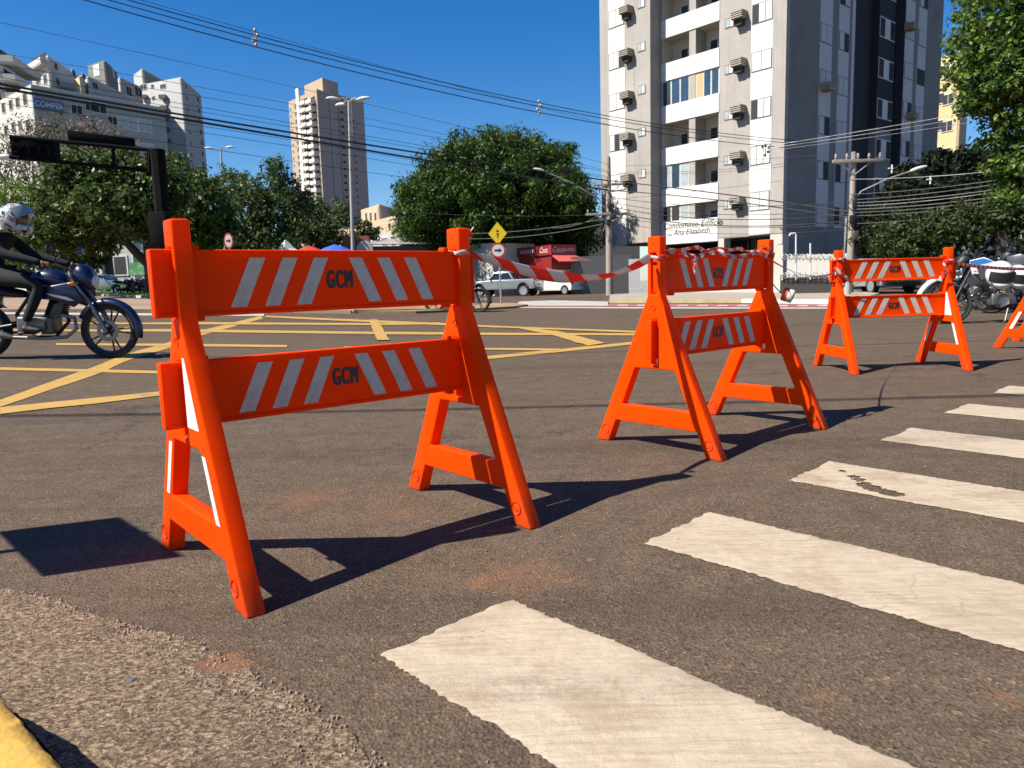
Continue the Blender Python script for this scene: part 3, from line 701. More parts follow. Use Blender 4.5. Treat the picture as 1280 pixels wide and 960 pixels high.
def wheel(parent, x, R, wd, spokes=5, dbl=True, disc=True, y=0, hub=.045):
    t = empty('wheel', (x, y, R)); t.parent = parent
    MB().lathe([(R-.055, -wd*.36), (R-.03, -wd*.5), (R-.012, -wd*.42), (R, -wd*.15), (R, wd*.15), (R-.012, wd*.42), (R-.03, wd*.5), (R-.055, wd*.36), (R-.055, -wd*.36)], axis='Y', n=40).build('tyre', M_TYRE, t, 50)
    q = MB().lathe([(R-.056, -wd*.34), (R-.075, -wd*.3), (R-.082, 0), (R-.075, wd*.3), (R-.056, wd*.34)], axis='Y', n=40)
    q.lathe([(.0, -.035), (hub, -.035), (hub, .035), (.0, .035)], axis='Y', n=18)
    for k in range(spokes):
        for s in ((-.16, .16) if dbl else (0,)):
            a = 2*PI*k/spokes; b = a+s
            q.tube([(hub*.8*math.cos(a), 0, hub*.8*math.sin(a)), ((R-.08)*math.cos(b), 0, (R-.08)*math.sin(b))], [.011, .009], 6)
    q.build('rim', M_BLKM, t, 50)
    if disc:
        q = MB(); yy = -.052
        q.lathe([(.075, yy), (.12, yy), (.12, yy+.005), (.075, yy+.005), (.075, yy)], axis='Y', n=30)
        for k in range(5): a = 2*PI*k/5; q.tube([(.03*math.cos(a), yy, .03*math.sin(a)), (.08*math.cos(a+.3), yy, .08*math.sin(a+.3))], .006, 5)
        q.build('brake_disc', M_CHR, t, 50)
    return t
def blob(name, prof, mt, parent, sub=1, n=10):
    """closed lofted body: prof = list of (x, z centre, half height, half width)"""
    q = MB(); vs = []
    for (x, z, h, w_) in prof:
        for j in range(n):
            a = 2*PI*j/n; vs.append((x, w_*math.copysign(abs(math.cos(a))**.8, math.cos(a)), z+h*math.copysign(abs(math.sin(a))**.8, math.sin(a))))
    k = len(prof); q.add(vs, [(i*n+j, i*n+(j+1) % n, (i+1)*n+(j+1) % n, (i+1)*n+j) for i in range(k-1) for j in range(n)]+[tuple(range(n-1, -1, -1)), tuple((k-1)*n+j for j in range(n))])
    return q.build(name, mt, parent, sub=sub)
def motorcycle(loc, rz, label, body, accent=None, R=.31, style='street', scale=1, stand=True, group=None, lean=0, steer=0):
    m = empty('motorcycle', loc, rz, scale, label, 'motorcycle', group)
    m.rotation_euler = (lean, 0, rz)
    adv = style == 'adventure'; xf, xr = .70, -.69
    wheel(m, xf, R, .10, 5 if not adv else 9, not adv); wheel(m, xr, R, .13, 5 if not adv else 9, not adv)
    hz = .99 if not adv else 1.12; hx = .34
    for s in (-1, 1):
        MB().tube([(xf, s*.085, R-.02), (xf-.10, s*.09, R+.20), (xf-.13, s*.09, R+.27)], [.026, .028, .024], 10).tube([(xf-.13, s*.09, R+.27), (hx+.03, s*.09, hz-.1)], .018, 10).build('fork', M_BLKM if adv else M_CHR, m, 50)
    # front mudguard
    q = MB(); a0, a1 = (-.25, PI*.86) if not adv else (.15, PI*.62); rr = R+.035 if not adv else R+.16; n = 16; vs = []
    for i in range(n+1):
        a = a0+(a1-a0)*i/n; w_ = .072*(1-.35*abs(i/n-.5)*2)
        for j, (dy, dr) in enumerate(((-1, -.05), (-.8, 0), (0, .018), (.8, 0), (1, -.05))):
            vs.append((xf+(rr+dr)*math.cos(a)+(0 if not adv else .06), dy*w_, R+(rr+dr)*math.sin(a)-(0 if not adv else .02)))
    q.add(vs, [(i*5+j, i*5+j+1, (i+1)*5+j+1, (i+1)*5+j) for i in range(n) for j in range(4)])
    o = q.build('mudguard', body, m, 60); s_ = o.modifiers.new('s', 'SOLIDIFY'); s_.thickness = .006
    # tank, side panels, seat, tail
    if not adv:
        blob('tank', [(-.16, .80, .05, .06), (-.10, .85, .09, .11), (.02, .90, .115, .145), (.16, .90, .12, .15), (.27, .86, .10, .12), (.33, .80, .05, .06)], body, m)
        for s in (-1, 1): MB().side([(.44, .80), (.36, .86), (.05, .80), (-.05, .68), (.20, .66), (.40, .58), (.50, .66)], s*.13, s*.165).build('side_cowl', body, m, bevel=.015)
        for s in (-1, 1): MB().side([(.20, .70), (.12, .735), (.33, .70), (.42, .655), (.36, .655)], s*.1655, s*.168).build('cowl_stripe', accent or M_LAMP, m)
        blob('headlight_cowl', [(.36, .95, .07, .09), (.44, .95, .14, .13), (.53, .90, .15, .12), (.58, .86, .11, .10), (.60, .85, .05, .06)], body, m)
        MB().lathe([(.0, .606), (.06, .60), (.085, .585), (.092, .56)], c=(0, 0, .86), axis='X', n=20).build('headlight', M_LAMP, m, 60)
    else:
        blob('tank', [(-.14, .86, .05, .07), (-.06, .92, .10, .13), (.08, .97, .13, .19), (.22, .97, .13, .20), (.34, .92, .12, .16), (.42, .86, .06, .08)], M_BPL, m)
        for s in (-1, 1):
            g_ = MB().side([(.50, 1.02), (.28, 1.07), (.10, .98), (.18, .72), (.30, .62), (.46, .80)], s*.17, s*.21).build('side_cowl', body, m, bevel=.015)
            MB().side([(.46, .80), (.30, .62), (.18, .72), (.14, .86), (.30, .80)], s*.2102, s*.2125).build('cowl_panel', M_BPL, g_)
            if accent: MB().side([(.51, 1.005), (.30, 1.05), (.16, .995), (.26, .965), (.47, .93)], s*.2105, s*.2135).build('cowl_stripe', accent, g_)
            MB().side([(.40, .90), (.20, .86), (.24, .74), (.33, .70)], s*.2105, s*.213).build('cowl_panel', M_GREYM, g_)
        blob('headlight_cowl', [(.40, 1.06, .07, .09), (.50, 1.06, .13, .13), (.60, 1.0, .11, .11), (.66, .96, .04, .05)], M_BPL, m)
        MB().side([(.46, 1.10), (.54, 1.12), (.47, 1.22), (.43, 1.21)], -.11, .11).build('windscreen', M_GLS, m, bevel=.01)
        MB().box((.645, 0, .99), (.02, .13, .07)).build('headlight', M_LAMP, m, bevel=.008)
        blob('beak', [(.55, .88, .015, .04), (.70, .86, .02, .06), (.86, .80, .015, .045), (.98, .72, .006, .015)], accent if False else body, m)
    blob('seat', [(-.86, .90, .02, .06), (-.72, .90, .04, .11), (-.45, .86, .05, .13), (-.22, .83, .05, .12), (-.08, .84, .04, .08)] if not adv else [(-.86, .98, .02, .07), (-.70, .97, .045, .12), (-.40, .90, .05, .14), (-.18, .88, .05, .12), (-.06, .92, .03, .08)], M_BPL, m)
    blob('tail', [(-1.0, .88, .02, .05), (-.9, .86, .05, .09), (-.6, .78, .07, .11), (-.3, .74, .06, .11), (-.15, .72, .04, .08)], body if not adv else M_BPL, m)
    MB().box((-.985, 0, .84), (.03, .12, .05)).build('tail_lamp', M_RED, m, bevel=.008)
    # frame, engine
    q = MB(); q.tube([(hx, 0, hz-.12), (.20, 0, .70), (.26, 0, .42), (.10, 0, .24), (-.28, 0, .24), (-.30, 0, .50), (-.12, 0, .74), (hx, 0, hz-.16)], .022, 8)
    for s in (-1, 1): q.tube([(-.30, s*.10, .38), (xr, s*.10, R)], .024, 8); q.tube([(-.15, s*.10, .72), (-.85, s*.09, .84)], .014, 6)
    q.build('chassis', M_BLKM, m, 50)
    e_ = MB().box((-.06, 0, .38), (.38, .26, .20)).build('engine', M_GREYM, m, bevel=.03, seg=3)
    q = MB()
    for k in range(7): q.box((.14+.012*k, 0, .47+.026*k), (.15, .18, .012), M=Matrix.Rotation(-.4, 3, 'Y'))
    q.build('cooling_fin', M_GREYM, e_, kind='stuff')
    for s in (-1, 1): MB().lathe([(.0, 0), (.07, 0), (.095, .01), (.10, .03)] if s > 0 else [(.0, 0), (.07, 0), (.095, -.01), (.10, -.03)], c=(-.02, s*.14 if s < 0 else .14, .37), axis='Y', n=22).build('engine_cover', M_CHR, e_, 50)
    MB().tube([(.20, -.06, .50), (.36, -.08, .46), (.38, -.09, .34), (.28, -.12, .25), (.05, -.14, .235), (-.28, -.15, .25)], .021, 10).tube([(-.28, -.15, .25), (-.40, -.155, .28), (-.85, -.16, .40 if not adv else .55)], [.024, .046, .05], 12).build('exhaust', M_CHR, m, 50)
    for s in (-1, 1):
        MB().tube([(-.50, s*.13, .80), (xr, s*.12, R+.03)], .022, 8).tube([(-.52, s*.13, .74), (xr+.02, s*.12, R+.12)], .036, 10).build('shock_absorber', M_CHR if not adv else M_BLKM, m, 50)
        MB().box((-.12, s*.22, .30), (.07, .12, .025)).build('footpeg', M_BPL, m, bevel=.006)
    # handlebar, mirrors, levers
    q = MB().tube([(hx-.12, -.36, hz+.05), (hx-.05, -.22, hz+.06), (hx, -.08, hz+.0), (hx, .08, hz+.0), (hx-.05, .22, hz+.06), (hx-.12, .36, hz+.05)], .012, 8)
    hb = q.build('handlebar', M_CHR if not adv else M_BLKM, m, 50)
    for s in (-1, 1):
        MB().tube([(hx-.125, s*.37, hz+.05), (hx-.085, s*.27, hz+.057)], .019, 10).build('grip', M_BPL, hb, 50)
        MB().tube([(hx-.05, s*.25, hz+.06), (hx-.02, s*.30, hz+.16), (hx-.05, s*.33, hz+.20)], .006, 6).build('mirror_stem', M_BLKM, hb)
        o = MB().lathe([(.0, .0), (.05, .002), (.055, .012), (.04, .028), (.0, .032)], axis='X', n=18).build('mirror', M_BPL if s < 0 else M_MIR, m, 60)
        o.location = (hx-.07, s*.34, hz+.225); o.scale = (1, 1.2, .85)
        o = MB().lathe([(0, -.05), (.02, -.04), (.026, 0), (.02, .03), (0, .04)], axis='X', n=10).build('indicator', M_AMB, m, 50); o.location = (.42, s*.19, .84)
    if stand: MB().tube([(-.12, .12, .26), (-.02, .24, .02), (.02, .26, .012)], .012, 6).build('kickstand', M_CHR, m)
    q = MB(); a0, a1 = PI*.25, PI*.95; vs = []
    for i in range(11):
        a = a0+(a1-a0)*i/10
        for dy in (-.07, 0, .07): vs.append((xr+(R+.045)*math.cos(a), dy, R+(R+.045+(.012 if dy == 0 else 0))*math.sin(a)))
    q.add(vs, [(i*3+j, i*3+j+1, (i+1)*3+j+1, (i+1)*3+j) for i in range(10) for j in range(2)])
    o = q.build('rear_mudguard', M_BPL, m, 60); s_ = o.modifiers.new('s', 'SOLIDIFY'); s_.thickness = .006
    q = MB().tube([(xr-.02, .10, R+.05), (-.2, .12, .43)], .012, 6).tube([(xr-.02, .10, R-.05), (-.2, .12, .30)], .012, 6); q.build('chain', M_BLKM, m)
    return m
M_MIR = mat('mirror_glass', (0.090, 0.117, 0.162), .05, .1, metal=1)
M_BLUE = paint('blue_motorcycle_paint', (.002, .005, .040), .35, .3)
M_WHP = paint('white_paint', (0.598, 0.598, 0.590), .3)
M_SKYB = paint('sky_blue_paint', (0.023, 0.165, 0.448), .3)
M_SILV = paint('silver_paint', (0.314, 0.329, 0.336), .3, metal=.4)
M_GRPH = paint('graphite_paint', (.04, .042, .046), .3)
M_BLKP = paint('black_paint', (.012, .012, .013), .3)
M_REDP = paint('dark_red_paint', (0.149, 0.011, 0.011), .35)
# moving bike and rider, left
pf = G(140, 447.5); hd = math.radians(4)
BK = .97
mx = pf - Vector((math.cos(hd), math.sin(hd), 0))*.70*BK; mx.z = (terrain(pf.x, pf.y)+terrain(pf.x-1.3, pf.y-.1))/2
moto = motorcycle(mx, hd, 'blue motorcycle being ridden across the junction at the left edge', M_BLUE, M_LAMP, .315, 'street', BK, stand=False)
moto.rotation_euler = (0, .03, hd)
def skin_body(name, pts, edges, mt, parent, sub=2):
    me = bpy.data.meshes.new(name); me.from_pydata([p[:3] for p in pts], edges, []); o = bpy.data.objects.new(name, me); COL.objects.link(o); o.parent = parent
    s = o.modifiers.new('skin', 'SKIN'); s.use_smooth_shade = True; s.branch_smoothing = .6
    for v, p in zip(me.skin_vertices[0].data, pts): v.radius = (p[3], p[4] if len(p) > 4 else p[3])
    for v in me.skin_vertices[0].data: v.use_root = False
    me.skin_vertices[0].data[0].use_root = True
    u = o.modifiers.new('sub', 'SUBSURF'); u.levels = sub; u.render_levels = sub
    me.materials.append(mt); return o
M_NAVY = mat('navy_jacket', (.003, .004, .008), .95, .4, 6, 1.0, 14)
M_JEAN = mat('dark_trousers', (.005, .006, .009), .9, .4, 6, 1.0, 14)
M_SKIN = mat('skin', (0.269, 0.134, 0.082), .55, .08, 10)
M_BOOT = mat('dark_shoe', (.02, .018, .016), .6, .2)
def rider(parent_m, label, sc_=1, off=(0, 0, 0)):
    r = empty('person', parent_m.location, 0, sc_, label, 'person'); r.rotation_euler = parent_m.rotation_euler
    P = [(-.52, 0, .96, .16, .14), (-.54, 0, 1.10, .16, .13), (-.49, 0, 1.25, .20, .13), (-.40, 0, 1.36, .18, .10), (-.30, 0, 1.43, .07, .07),
         (-.38, -.20, 1.34, .078), (-.25, -.31, 1.17, .058), (-.05, -.32, 1.12, .052), (.17, -.31, 1.065, .036),
         (-.38, .20, 1.34, .078), (-.25, .31, 1.17, .058), (-.05, .32, 1.12, .052), (.17, .31, 1.065, .036)]
    E_ = [(0, 1), (1, 2), (2, 3), (3, 4), (3, 5), (5, 6), (6, 7), (7, 8), (3, 9), (9, 10), (10, 11), (11, 12)]
    skin_body('jacket', P, E_, M_NAVY, r)
    P = [(-.52, 0, .96, .16, .13)]; E_ = []
    for s in (-1, 1):
        b = len(P); P += [(-.46, s*.11, .93, .11), (-.15, s*.19, .88, .09), (.08, s*.20, .82, .068), (.0, s*.21, .62, .058), (-.10, s*.21, .42, .045)]
        E_ += [(0, b), (b, b+1), (b+1, b+2), (b+2, b+3), (b+3, b+4)]
    skin_body('trousers', P, E_, M_JEAN, r)
    for s in (-1, 1):
        skin_body('shoe', [(-.13, s*.215, .37, .05), (-.10, s*.215, .345, .045), (.0, s*.22, .335, .035), (.07, s*.225, .33, .022)], [(0, 1), (1, 2), (2, 3)], M_BOOT, r, 1)
        # hands closed round the grips: palm, four fingers, thumb
        hx, hy, hz = .215, s*.315, 1.045
        P = [(hx-.045, hy-.0*s, hz+.02, .026, .03), (hx-.01, hy, hz+.022, .018, .036)]; h = skin_body('hand', P, [(0, 1)], M_SKIN, r, 2)
        for k, yy in enumerate((-.032, -.011, .011, .03)):
            L = (.9, 1, .98, .8)[k]
            skin_body('finger', [(hx+.0, hy+yy, hz+.026, .0095), (hx+.03*L, hy+yy, hz+.022, .009), (hx+.042*L, hy+yy, hz-.004, .0085), (hx+.022*L, hy+yy, hz-.022, .0075)], [(0, 1), (1, 2), (2, 3)], M_SKIN, h, 1)
        skin_body('thumb', [(hx-.03, hy-s*.035, hz+.015, .011), (hx-.005, hy-s*.045, hz-.005, .010), (hx+.018, hy-s*.045, hz-.016, .0085)], [(0, 1), (1, 2)], M_SKIN, h, 1)
    # head inside the helmet
    hc = (-.23, 0, 1.55)
    q = MB(); bm = bmesh.new(); bmesh.ops.create_uvsphere(bm, u_segments=18, v_segments=12, radius=.092)
    for v in bm.verts:
        v.co.z *= 1.22; v.co.x *= 1.05
        if v.co.x > .06 and abs(v.co.y) < .02 and -.03 < v.co.z < .02: v.co.x += .018
    me = bpy.data.meshes.new('head'); bm.to_mesh(me); bm.free(); hd_ = link('head', me, M_SKIN, r); hd_.location = hc
    return r, hc
rd, hc = rider(moto, 'motorcyclist in a dark navy jacket and patterned grey helmet riding the blue motorcycle', BK)
def helmet(name, mt, loc, rz=0, parent=None, scale=1, pitch=0, visor=True, vm=None):
    bm = bmesh.new(); bmesh.ops.create_uvsphere(bm, u_segments=28, v_segments=20, radius=.135)
    for v in bm.verts:
        v.co.x *= 1.10; v.co.z *= 1.03; v.co.y *= .93
        if v.co.z < -.04:
            t = (-.04-v.co.z)/.1; v.co.x = v.co.x*(1-.12*t)+.03*t*(1 if v.co.x > 0 else .4); v.co.z = max(v.co.z, -.135)
        if v.co.x > .08 and v.co.z < -.05: v.co.x += .022; v.co.z -= .01
    # eye port cut out
    dl = [f for f in bm.faces if f.calc_center_median().x > .055 and -.045 < f.calc_center_median().z < .045]
    bmesh.ops.delete(bm, geom=dl, context='FACES')
    dl = [f for f in bm.faces if f.calc_center_median().z < -.125 and abs(f.calc_center_median().x) < .1]; bmesh.ops.delete(bm, geom=dl, context='FACES')
    me = bpy.data.meshes.new('shell'); bm.to_mesh(me); bm.free(); me.polygons.foreach_set('use_smooth', [True]*len(me.polygons))
    o = link('shell' if parent or True else name, me, mt, None); s = o.modifiers.new('s', 'SOLIDIFY'); s.thickness = .012; s.offset = -1
    root = empty(name, loc, rz, scale); root.rotation_euler = (0, pitch, rz); o.parent = root
    if parent: root.parent = parent
    n = 12; vs = []
    for i in range(n+1):
        a = -1.15+2.3*i/n
        for zz, rr in ((-.052, .152), (0, .156), (.052, .146)):
            vs.append((rr*math.cos(a)*1.02, rr*math.sin(a)*.90, zz))
    vz = MB().add(vs, [(i*3+j, i*3+j+1, (i+1)*3+j+1, (i+1)*3+j) for i in range(n) for j in range(2)]).build('visor', vm or M_GLS, root, 70)
    if visor == 'up': vz.rotation_euler = (0, -.75, 0)
    return root
qh = N('patterned_helmet'); f_ = qh.noise(9, 2, .4, dist=2.5)
qh.col(qh.ramp(f_, [(.40, (.02, .02, .02)), (.44, (.50, .51, .51)), (.56, (.62, .62, .61)), (.585, (.05, .05, .05)), (.62, (.36, .36, .36)), (.70, (.30, .05, .05))])); qh.b.inputs['Roughness'].default_value = .25; qh.b.inputs['Coat Weight'].default_value = .8
M_CLV = mat('smoked_visor', (0.224, 0.239, 0.247), .1, .05, spec=.9, coat=1)
hl = helmet('helmet', qh.m, (hc[0], 0, hc[2]+.01), 0, rd, 1.2, .18, 'up', M_CLV)
# parked motorcycles on the right
pa = G(1236, 404); M_TIN = mat('shaded_black', (.02, .02, .021), .5, .1)
ad = motorcycle(Vector((pa.x+.12, pa.y, 0)), PI-.18, 'white and blue adventure motorcycle on its side stand behind the farther barricade', M_WHP, M_SKYB, .33, 'adventure', .92, lean=.10)
mk = [((1225, 389), PI-.9, 'black street motorcycle parked just behind the white and blue one', M_BLKP, 'street'),
      ((1258, 386), PI-1.1, 'graphite motorcycle parked in the row, second behind the white and blue one', M_GRPH, 'street'),
      ((1296, 392), PI-.8, 'graphite motorcycle with a raised beak parked at the right edge', M_GRPH, 'adventure'),
      ((1215, 378), PI-1.2, 'dark red motorcycle at the far left end of the parked row', M_REDP, 'street'),
      ((1243, 378), PI-1.2, 'black adventure motorcycle with raised windscreen in the far parked row', M_BLKP, 'adventure'),
      ((1275, 378), PI-1.1, 'graphite adventure motorcycle under the big tree trunk in the far parked row', M_GRPH, 'adventure')]
for (px, py), rz, lb, mt_, st in mk:
    p = G(px, py); motorcycle(Vector((p.x, p.y, 0)), rz, lb, mt_, M_LAMP if st == 'street' else None, .31, st, 1.0, lean=.1, group='motorcycles parked in a row')
M_WHH = paint('white_helmet_paint', (0.613, 0.605, 0.598), .35)
for px, py, Y, rz, lb, s in ((1250, 343, 10.4, -1.75, 'white helmet resting on a parked motorcycle, left one of two', 1.75), (1272, 345.5, 10.9, -1.6, 'white helmet resting on a parked motorcycle, right one at the photo edge', 1.55)):
    h = helmet('helmet', M_WHH, A(px, py, Y), rz, None, s*.78, .25); tag(h, lb, 'helmet', 'white helmets on the parked motorcycles')
# far motorcycle behind the nearest barricade
pf = G(597, 390); m_ = motorcycle(Vector((pf.x-.62, pf.y+.1, 0)), -.35, 'small dark motorcycle waiting behind the right mast of the nearest barricade', M_BLKP, None, .33, 'street', 1.05, stand=False)
rd2, hc2 = rider(m_, 'motorcyclist in dark clothes hidden behind the right mast of the nearest barricade', 1.05)
helmet('helmet', M_BLKP, (hc2[0], 0, hc2[2]), 0, rd2, 1.05, .1)
# ------------------------------------------------------------ cars
def car(loc, rz, label, body, kind='hatch', L=4.0, W=1.74, Hh=1.47, scale=1, cat='car', group=None):
    c = empty('parked_car', loc, rz, scale, label, cat, group); h = W/2
    if kind == 'hatch':
        low = [(L*.5, .32), (L*.495, .58), (L*.44, .74), (L*.26, .90), (-L*.30, .98), (-L*.47, .96), (-L*.5, .62), (-L*.485, .30)]
        cab = [(L*.24, .90), (L*.06, Hh-.06), (-L*.08, Hh), (-L*.30, Hh-.05), (-L*.40, Hh-.16), (-L*.475, .98)]
    elif kind == 'sedan':
        low = [(L*.5, .32), (L*.495, .60), (L*.42, .76), (L*.22, .92), (-L*.30, .98), (-L*.49, .98), (-L*.5, .62), (-L*.49, .30)]
        cab = [(L*.20, .92), (L*.04, Hh-.06), (-L*.08, Hh), (-L*.22, Hh-.05), (-L*.38, .99)]
    else:
        low = [(L*.5, .42), (L*.495, .80), (L*.42, 1.0), (L*.20, 1.08), (-L*.02, 1.10), (-L*.49, 1.12), (-L*.5, .60), (-L*.49, .48)]
        cab = [(L*.20, 1.08), (L*.10, Hh-.08), (L*.02, Hh), (-L*.12, Hh-.02), (-L*.20, 1.10)]
    R = .30 if kind != 'pickup' else .36; xw = (L*.315, -L*.335)
    # lower body with wheel arches
    def arched(poly):
        out = []; zb = poly[-1][1]; 
        out += poly
        for x in sorted(xw): 
            n = 7; out += [(x+(-(R+.06))*math.cos(PI*k/n), zb-.02+(R+.06)*math.sin(PI*k/n)*(1.02)) for k in range(n+1)]
        return out
    q = MB(); pl = arched(low); q.side(pl, -h, h); bd = q.build('body', body, c, bevel=.045, seg=3)
    q = MB(); vs = []; n = len(cab)
    for s in (-1, 1):
        for i, (x, z) in enumerate(cab):
            k = (z-cab[0][1])/(Hh-cab[0][1]); vs.append((x, s*(h-.03-.17*k), z))
    q.add(vs, [tuple(range(n)), tuple(range(2*n-1, n-1, -1))]+[((i+1) % n, i, n+i, n+(i+1) % n) for i in range(n)])
    cb = q.build('cabin', body, c, bevel=.04, seg=3)
    zb, zt = cab[0][1]+.05, Hh-.13
    def xat(z, front):
        P = cab if front else cab[::-1]
        for i in range(n-1):
            if P[i][1] <= z <= P[i+1][1]: t = (z-P[i][1])/(P[i+1][1]-P[i][1]+1e-9); return P[i][0]+(P[i+1][0]-P[i][0])*t
        return P[-1][0]
    xf0, xf1, xr0, xr1 = xat(zb, True)-.10, xat(zt, True)-.06, xat(zb, False)+.12, xat(zt, False)+.10
    for s in (-1, 1):
        yb, yt = s*(h-.03-.17*(zb-cab[0][1])/(Hh-cab[0][1])+.006), s*(h-.03-.17*(zt-cab[0][1])/(Hh-cab[0][1])+.006)
        mid = (xf0+xr0)/2+.08; mt2 = (xf1+xr1)/2
        for a, b, c2, d in ((xf0, mid+.03, mt2+.03, xf1), (mid-.03, xr0, xr1, mt2-.03)):
            q = MB(); vs = [(a, yb, zb), (b, yb, zb), (c2, yt, zt), (d, yt, zt)]; vs += [(x, y-s*.02, z) for x, y, z in vs]
            q.add(vs, [(0,1,2,3), (7,6,5,4), (0,4,5,1), (1,5,6,2), (2,6,7,3), (3,7,4,0)]); q.build('side_window', M_GLS, cb)
        MB().box((xf0-.12, s*(h+.07), zb+.06), (.10, .16, .11)).build('wing_mirror', body, c, bevel=.03)
        q = MB().box((mid+.12, s*(h+.006), zb-.10), (.14, .02, .025)); q.build('door_handle', body, bd, bevel=.006)
        q = MB(); q.box((mid, s*(h+.0015), (zb+.34)/2+.05), (.012, .004, zb-.42)); q.build('door_gap', M_BPL, bd)
        MB().side([(L*.49, .60), (L*.445, .72), (L*.36, .74), (L*.40, .62)] if kind != 'pickup' else [(L*.49, .78), (L*.45, .94), (L*.40, .95), (L*.44, .78)], s*(h-.17), s*(h+.008)).build('headlight', M_LAMP, c, bevel=.01)
        zt_ = .80 if kind != 'pickup' else .92
        MB().box((-L*.487, s*(h-.10), zt_), (.10, .225, .17)).build('tail_lamp', M_RED, c, bevel=.02)
    for (z0, z1, fr, nm) in ((zb, zt+.02, True, 'windscreen'), (zb+.02, zt, False, 'rear_window')):
        if kind == 'pickup' and nm == 'rear_window': pass
        e_ = .012 if fr else -.012; q = MB(); w0, w1 = h-.16, h-.28
        x0, x1 = xat(z0, fr)+e_, xat(z1, fr)+e_
        q.add([(x0, -w0, z0), (x0, w0, z0), (x1, w1, z1), (x1, -w1, z1), (x0-2*e_, -w0, z0), (x0-2*e_, w0, z0), (x1-2*e_, w1, z1), (x1-2*e_, -w1, z1)], [(0,1,2,3), (7,6,5,4), (0,4,5,1), (1,5,6,2), (2,6,7,3), (3,7,4,0)]); q.build(nm, M_GLS, cb)
    MB().box((-L*.5-.004, 0, .62 if kind != 'pickup' else .74), (.012, .40, .13)).build('number_plate', mat('plate_grey', (0.373, 0.373, 0.373), .5, .05), c)
    MB().box((-L*.492, 0, .40), (.10, W*.86, .14)).build('rear_bumper', M_BPL if kind != 'hatch' else body, c, bevel=.03)
    MB().box((L*.492, 0, .40), (.08, W*.72, .14)).build('grille', M_BPL, c, bevel=.02)
    if kind == 'pickup':
        MB().box((-L*.345, 0, 1.115), (L*.27, W*.86, .05)).build('bed_cover', M_BPL, c, bevel=.01)
        MB().tube([(-L*.20, -h+.1, 1.12), (-L*.24, -h+.16, Hh-.06), (-L*.24, h-.16, Hh-.06), (-L*.20, h-.1, 1.12)], .03, 8).build('roll_bar', M_BPL, c)
    for x in xw:
        for s in (-1, 1):
            t = empty('wheel', (x, s*(h-.10), R)); t.parent = c
            MB().lathe([(R-.10, -.1), (R-.01, -.1), (R, -.07), (R, .07), (R-.01, .1), (R-.10, .1)], axis='Y', n=28, cap=True).build('tyre', M_TYRE, t, 50)
            q = MB().lathe([(.0, s*.105), (.05, s*.108), (R-.13, s*.1), (R-.095, s*.108), (R-.09, s*.095)], axis='Y', n=24)
            q.build('rim', M_SILV, t, 50)
    return c
def onroad(px, py, Y): p = A(px, py, Y); return Vector((p.x, p.y, terrain(p.x, p.y)))
car(onroad(698, 366, 50), PI-.80, 'white hatchback parked in front of the red kiosk', M_WHP, 'hatch', 4.0, 1.72, 1.48, .95)
car(onroad(632, 366, 49), PI-.40, 'silver white pickup truck parked left of the white hatchback', paint('pale_silver_paint', (.24, .26, .28), .3, metal=.2), 'pickup', 4.9, 1.80, 1.68, .98, 'pickup truck')
car(onroad(1086, 362, 31), PI/2+.12, 'dark grey car seen from behind between the boards of the farther barricade', M_SILV, 'sedan', 4.4, 1.76, 1.42)
car(onroad(1172, 362, 33), PI/2-.2, 'black car in deep tree shade right of the dark grey car', M_BLKP, 'hatch', 4.0, 1.72, 1.48)
def farcar(px, Y, rz, lb, mt_, kind='hatch', zup=0):
    p = A(px, 360, Y); z = terrain(p.x, p.y)+zup; return car(Vector((p.x, p.y, z)), rz, lb, mt_, kind)
farcar(129, 56, .1, 'silver car parked behind the grass median beside the tree trunk', M_SILV, 'sedan')
farcar(72, 60, .1, 'black car parked behind the grass median left of the silver car', M_BLKP, 'hatch')
for k, (px, Y) in enumerate(((158, 47), (172, 47.6), (185, 48.4))):
    p = A(px, 360, Y); motorcycle(Vector((p.x, p.y, terrain(p.x, p.y))), 1.2+.15*k, ['dark motorcycle parked left of the leaning trunk beyond the median', 'dark motorcycle parked in the middle of three beyond the median', 'dark red motorcycle parked nearest the black trunk beyond the median'][k], (M_GRPH, M_BLKP, M_REDP)[k], None, .31, 'street', group='motorcycles parked beyond the median')
# ============================================================ SIGNS, LAMPS, POLES
M_GALV = mat('galvanised_steel', (0.314, 0.314, 0.306), .5, .15, 6, metal=.5)
M_POLE = mat('grey_painted_pole', (0.299, 0.284, 0.261), .7, .15, 2)
M_SIGY = mat('yellow_sign_face', (0.634, 0.448, 0.007), .5, .03); M_SIGW = mat('white_sign_face', (0.523, 0.523, 0.523), .5, .04); M_SIGR = mat('red_sign_border', (0.448, 0.023, 0.023), .5, .04)
def onto(px, Y, dz=0):
    p = A(px, 360, Y); return Vector((p.x, p.y, terrain(p.x, p.y)+dz))
def zpx(px, py, Y): return A(px, py, Y).z
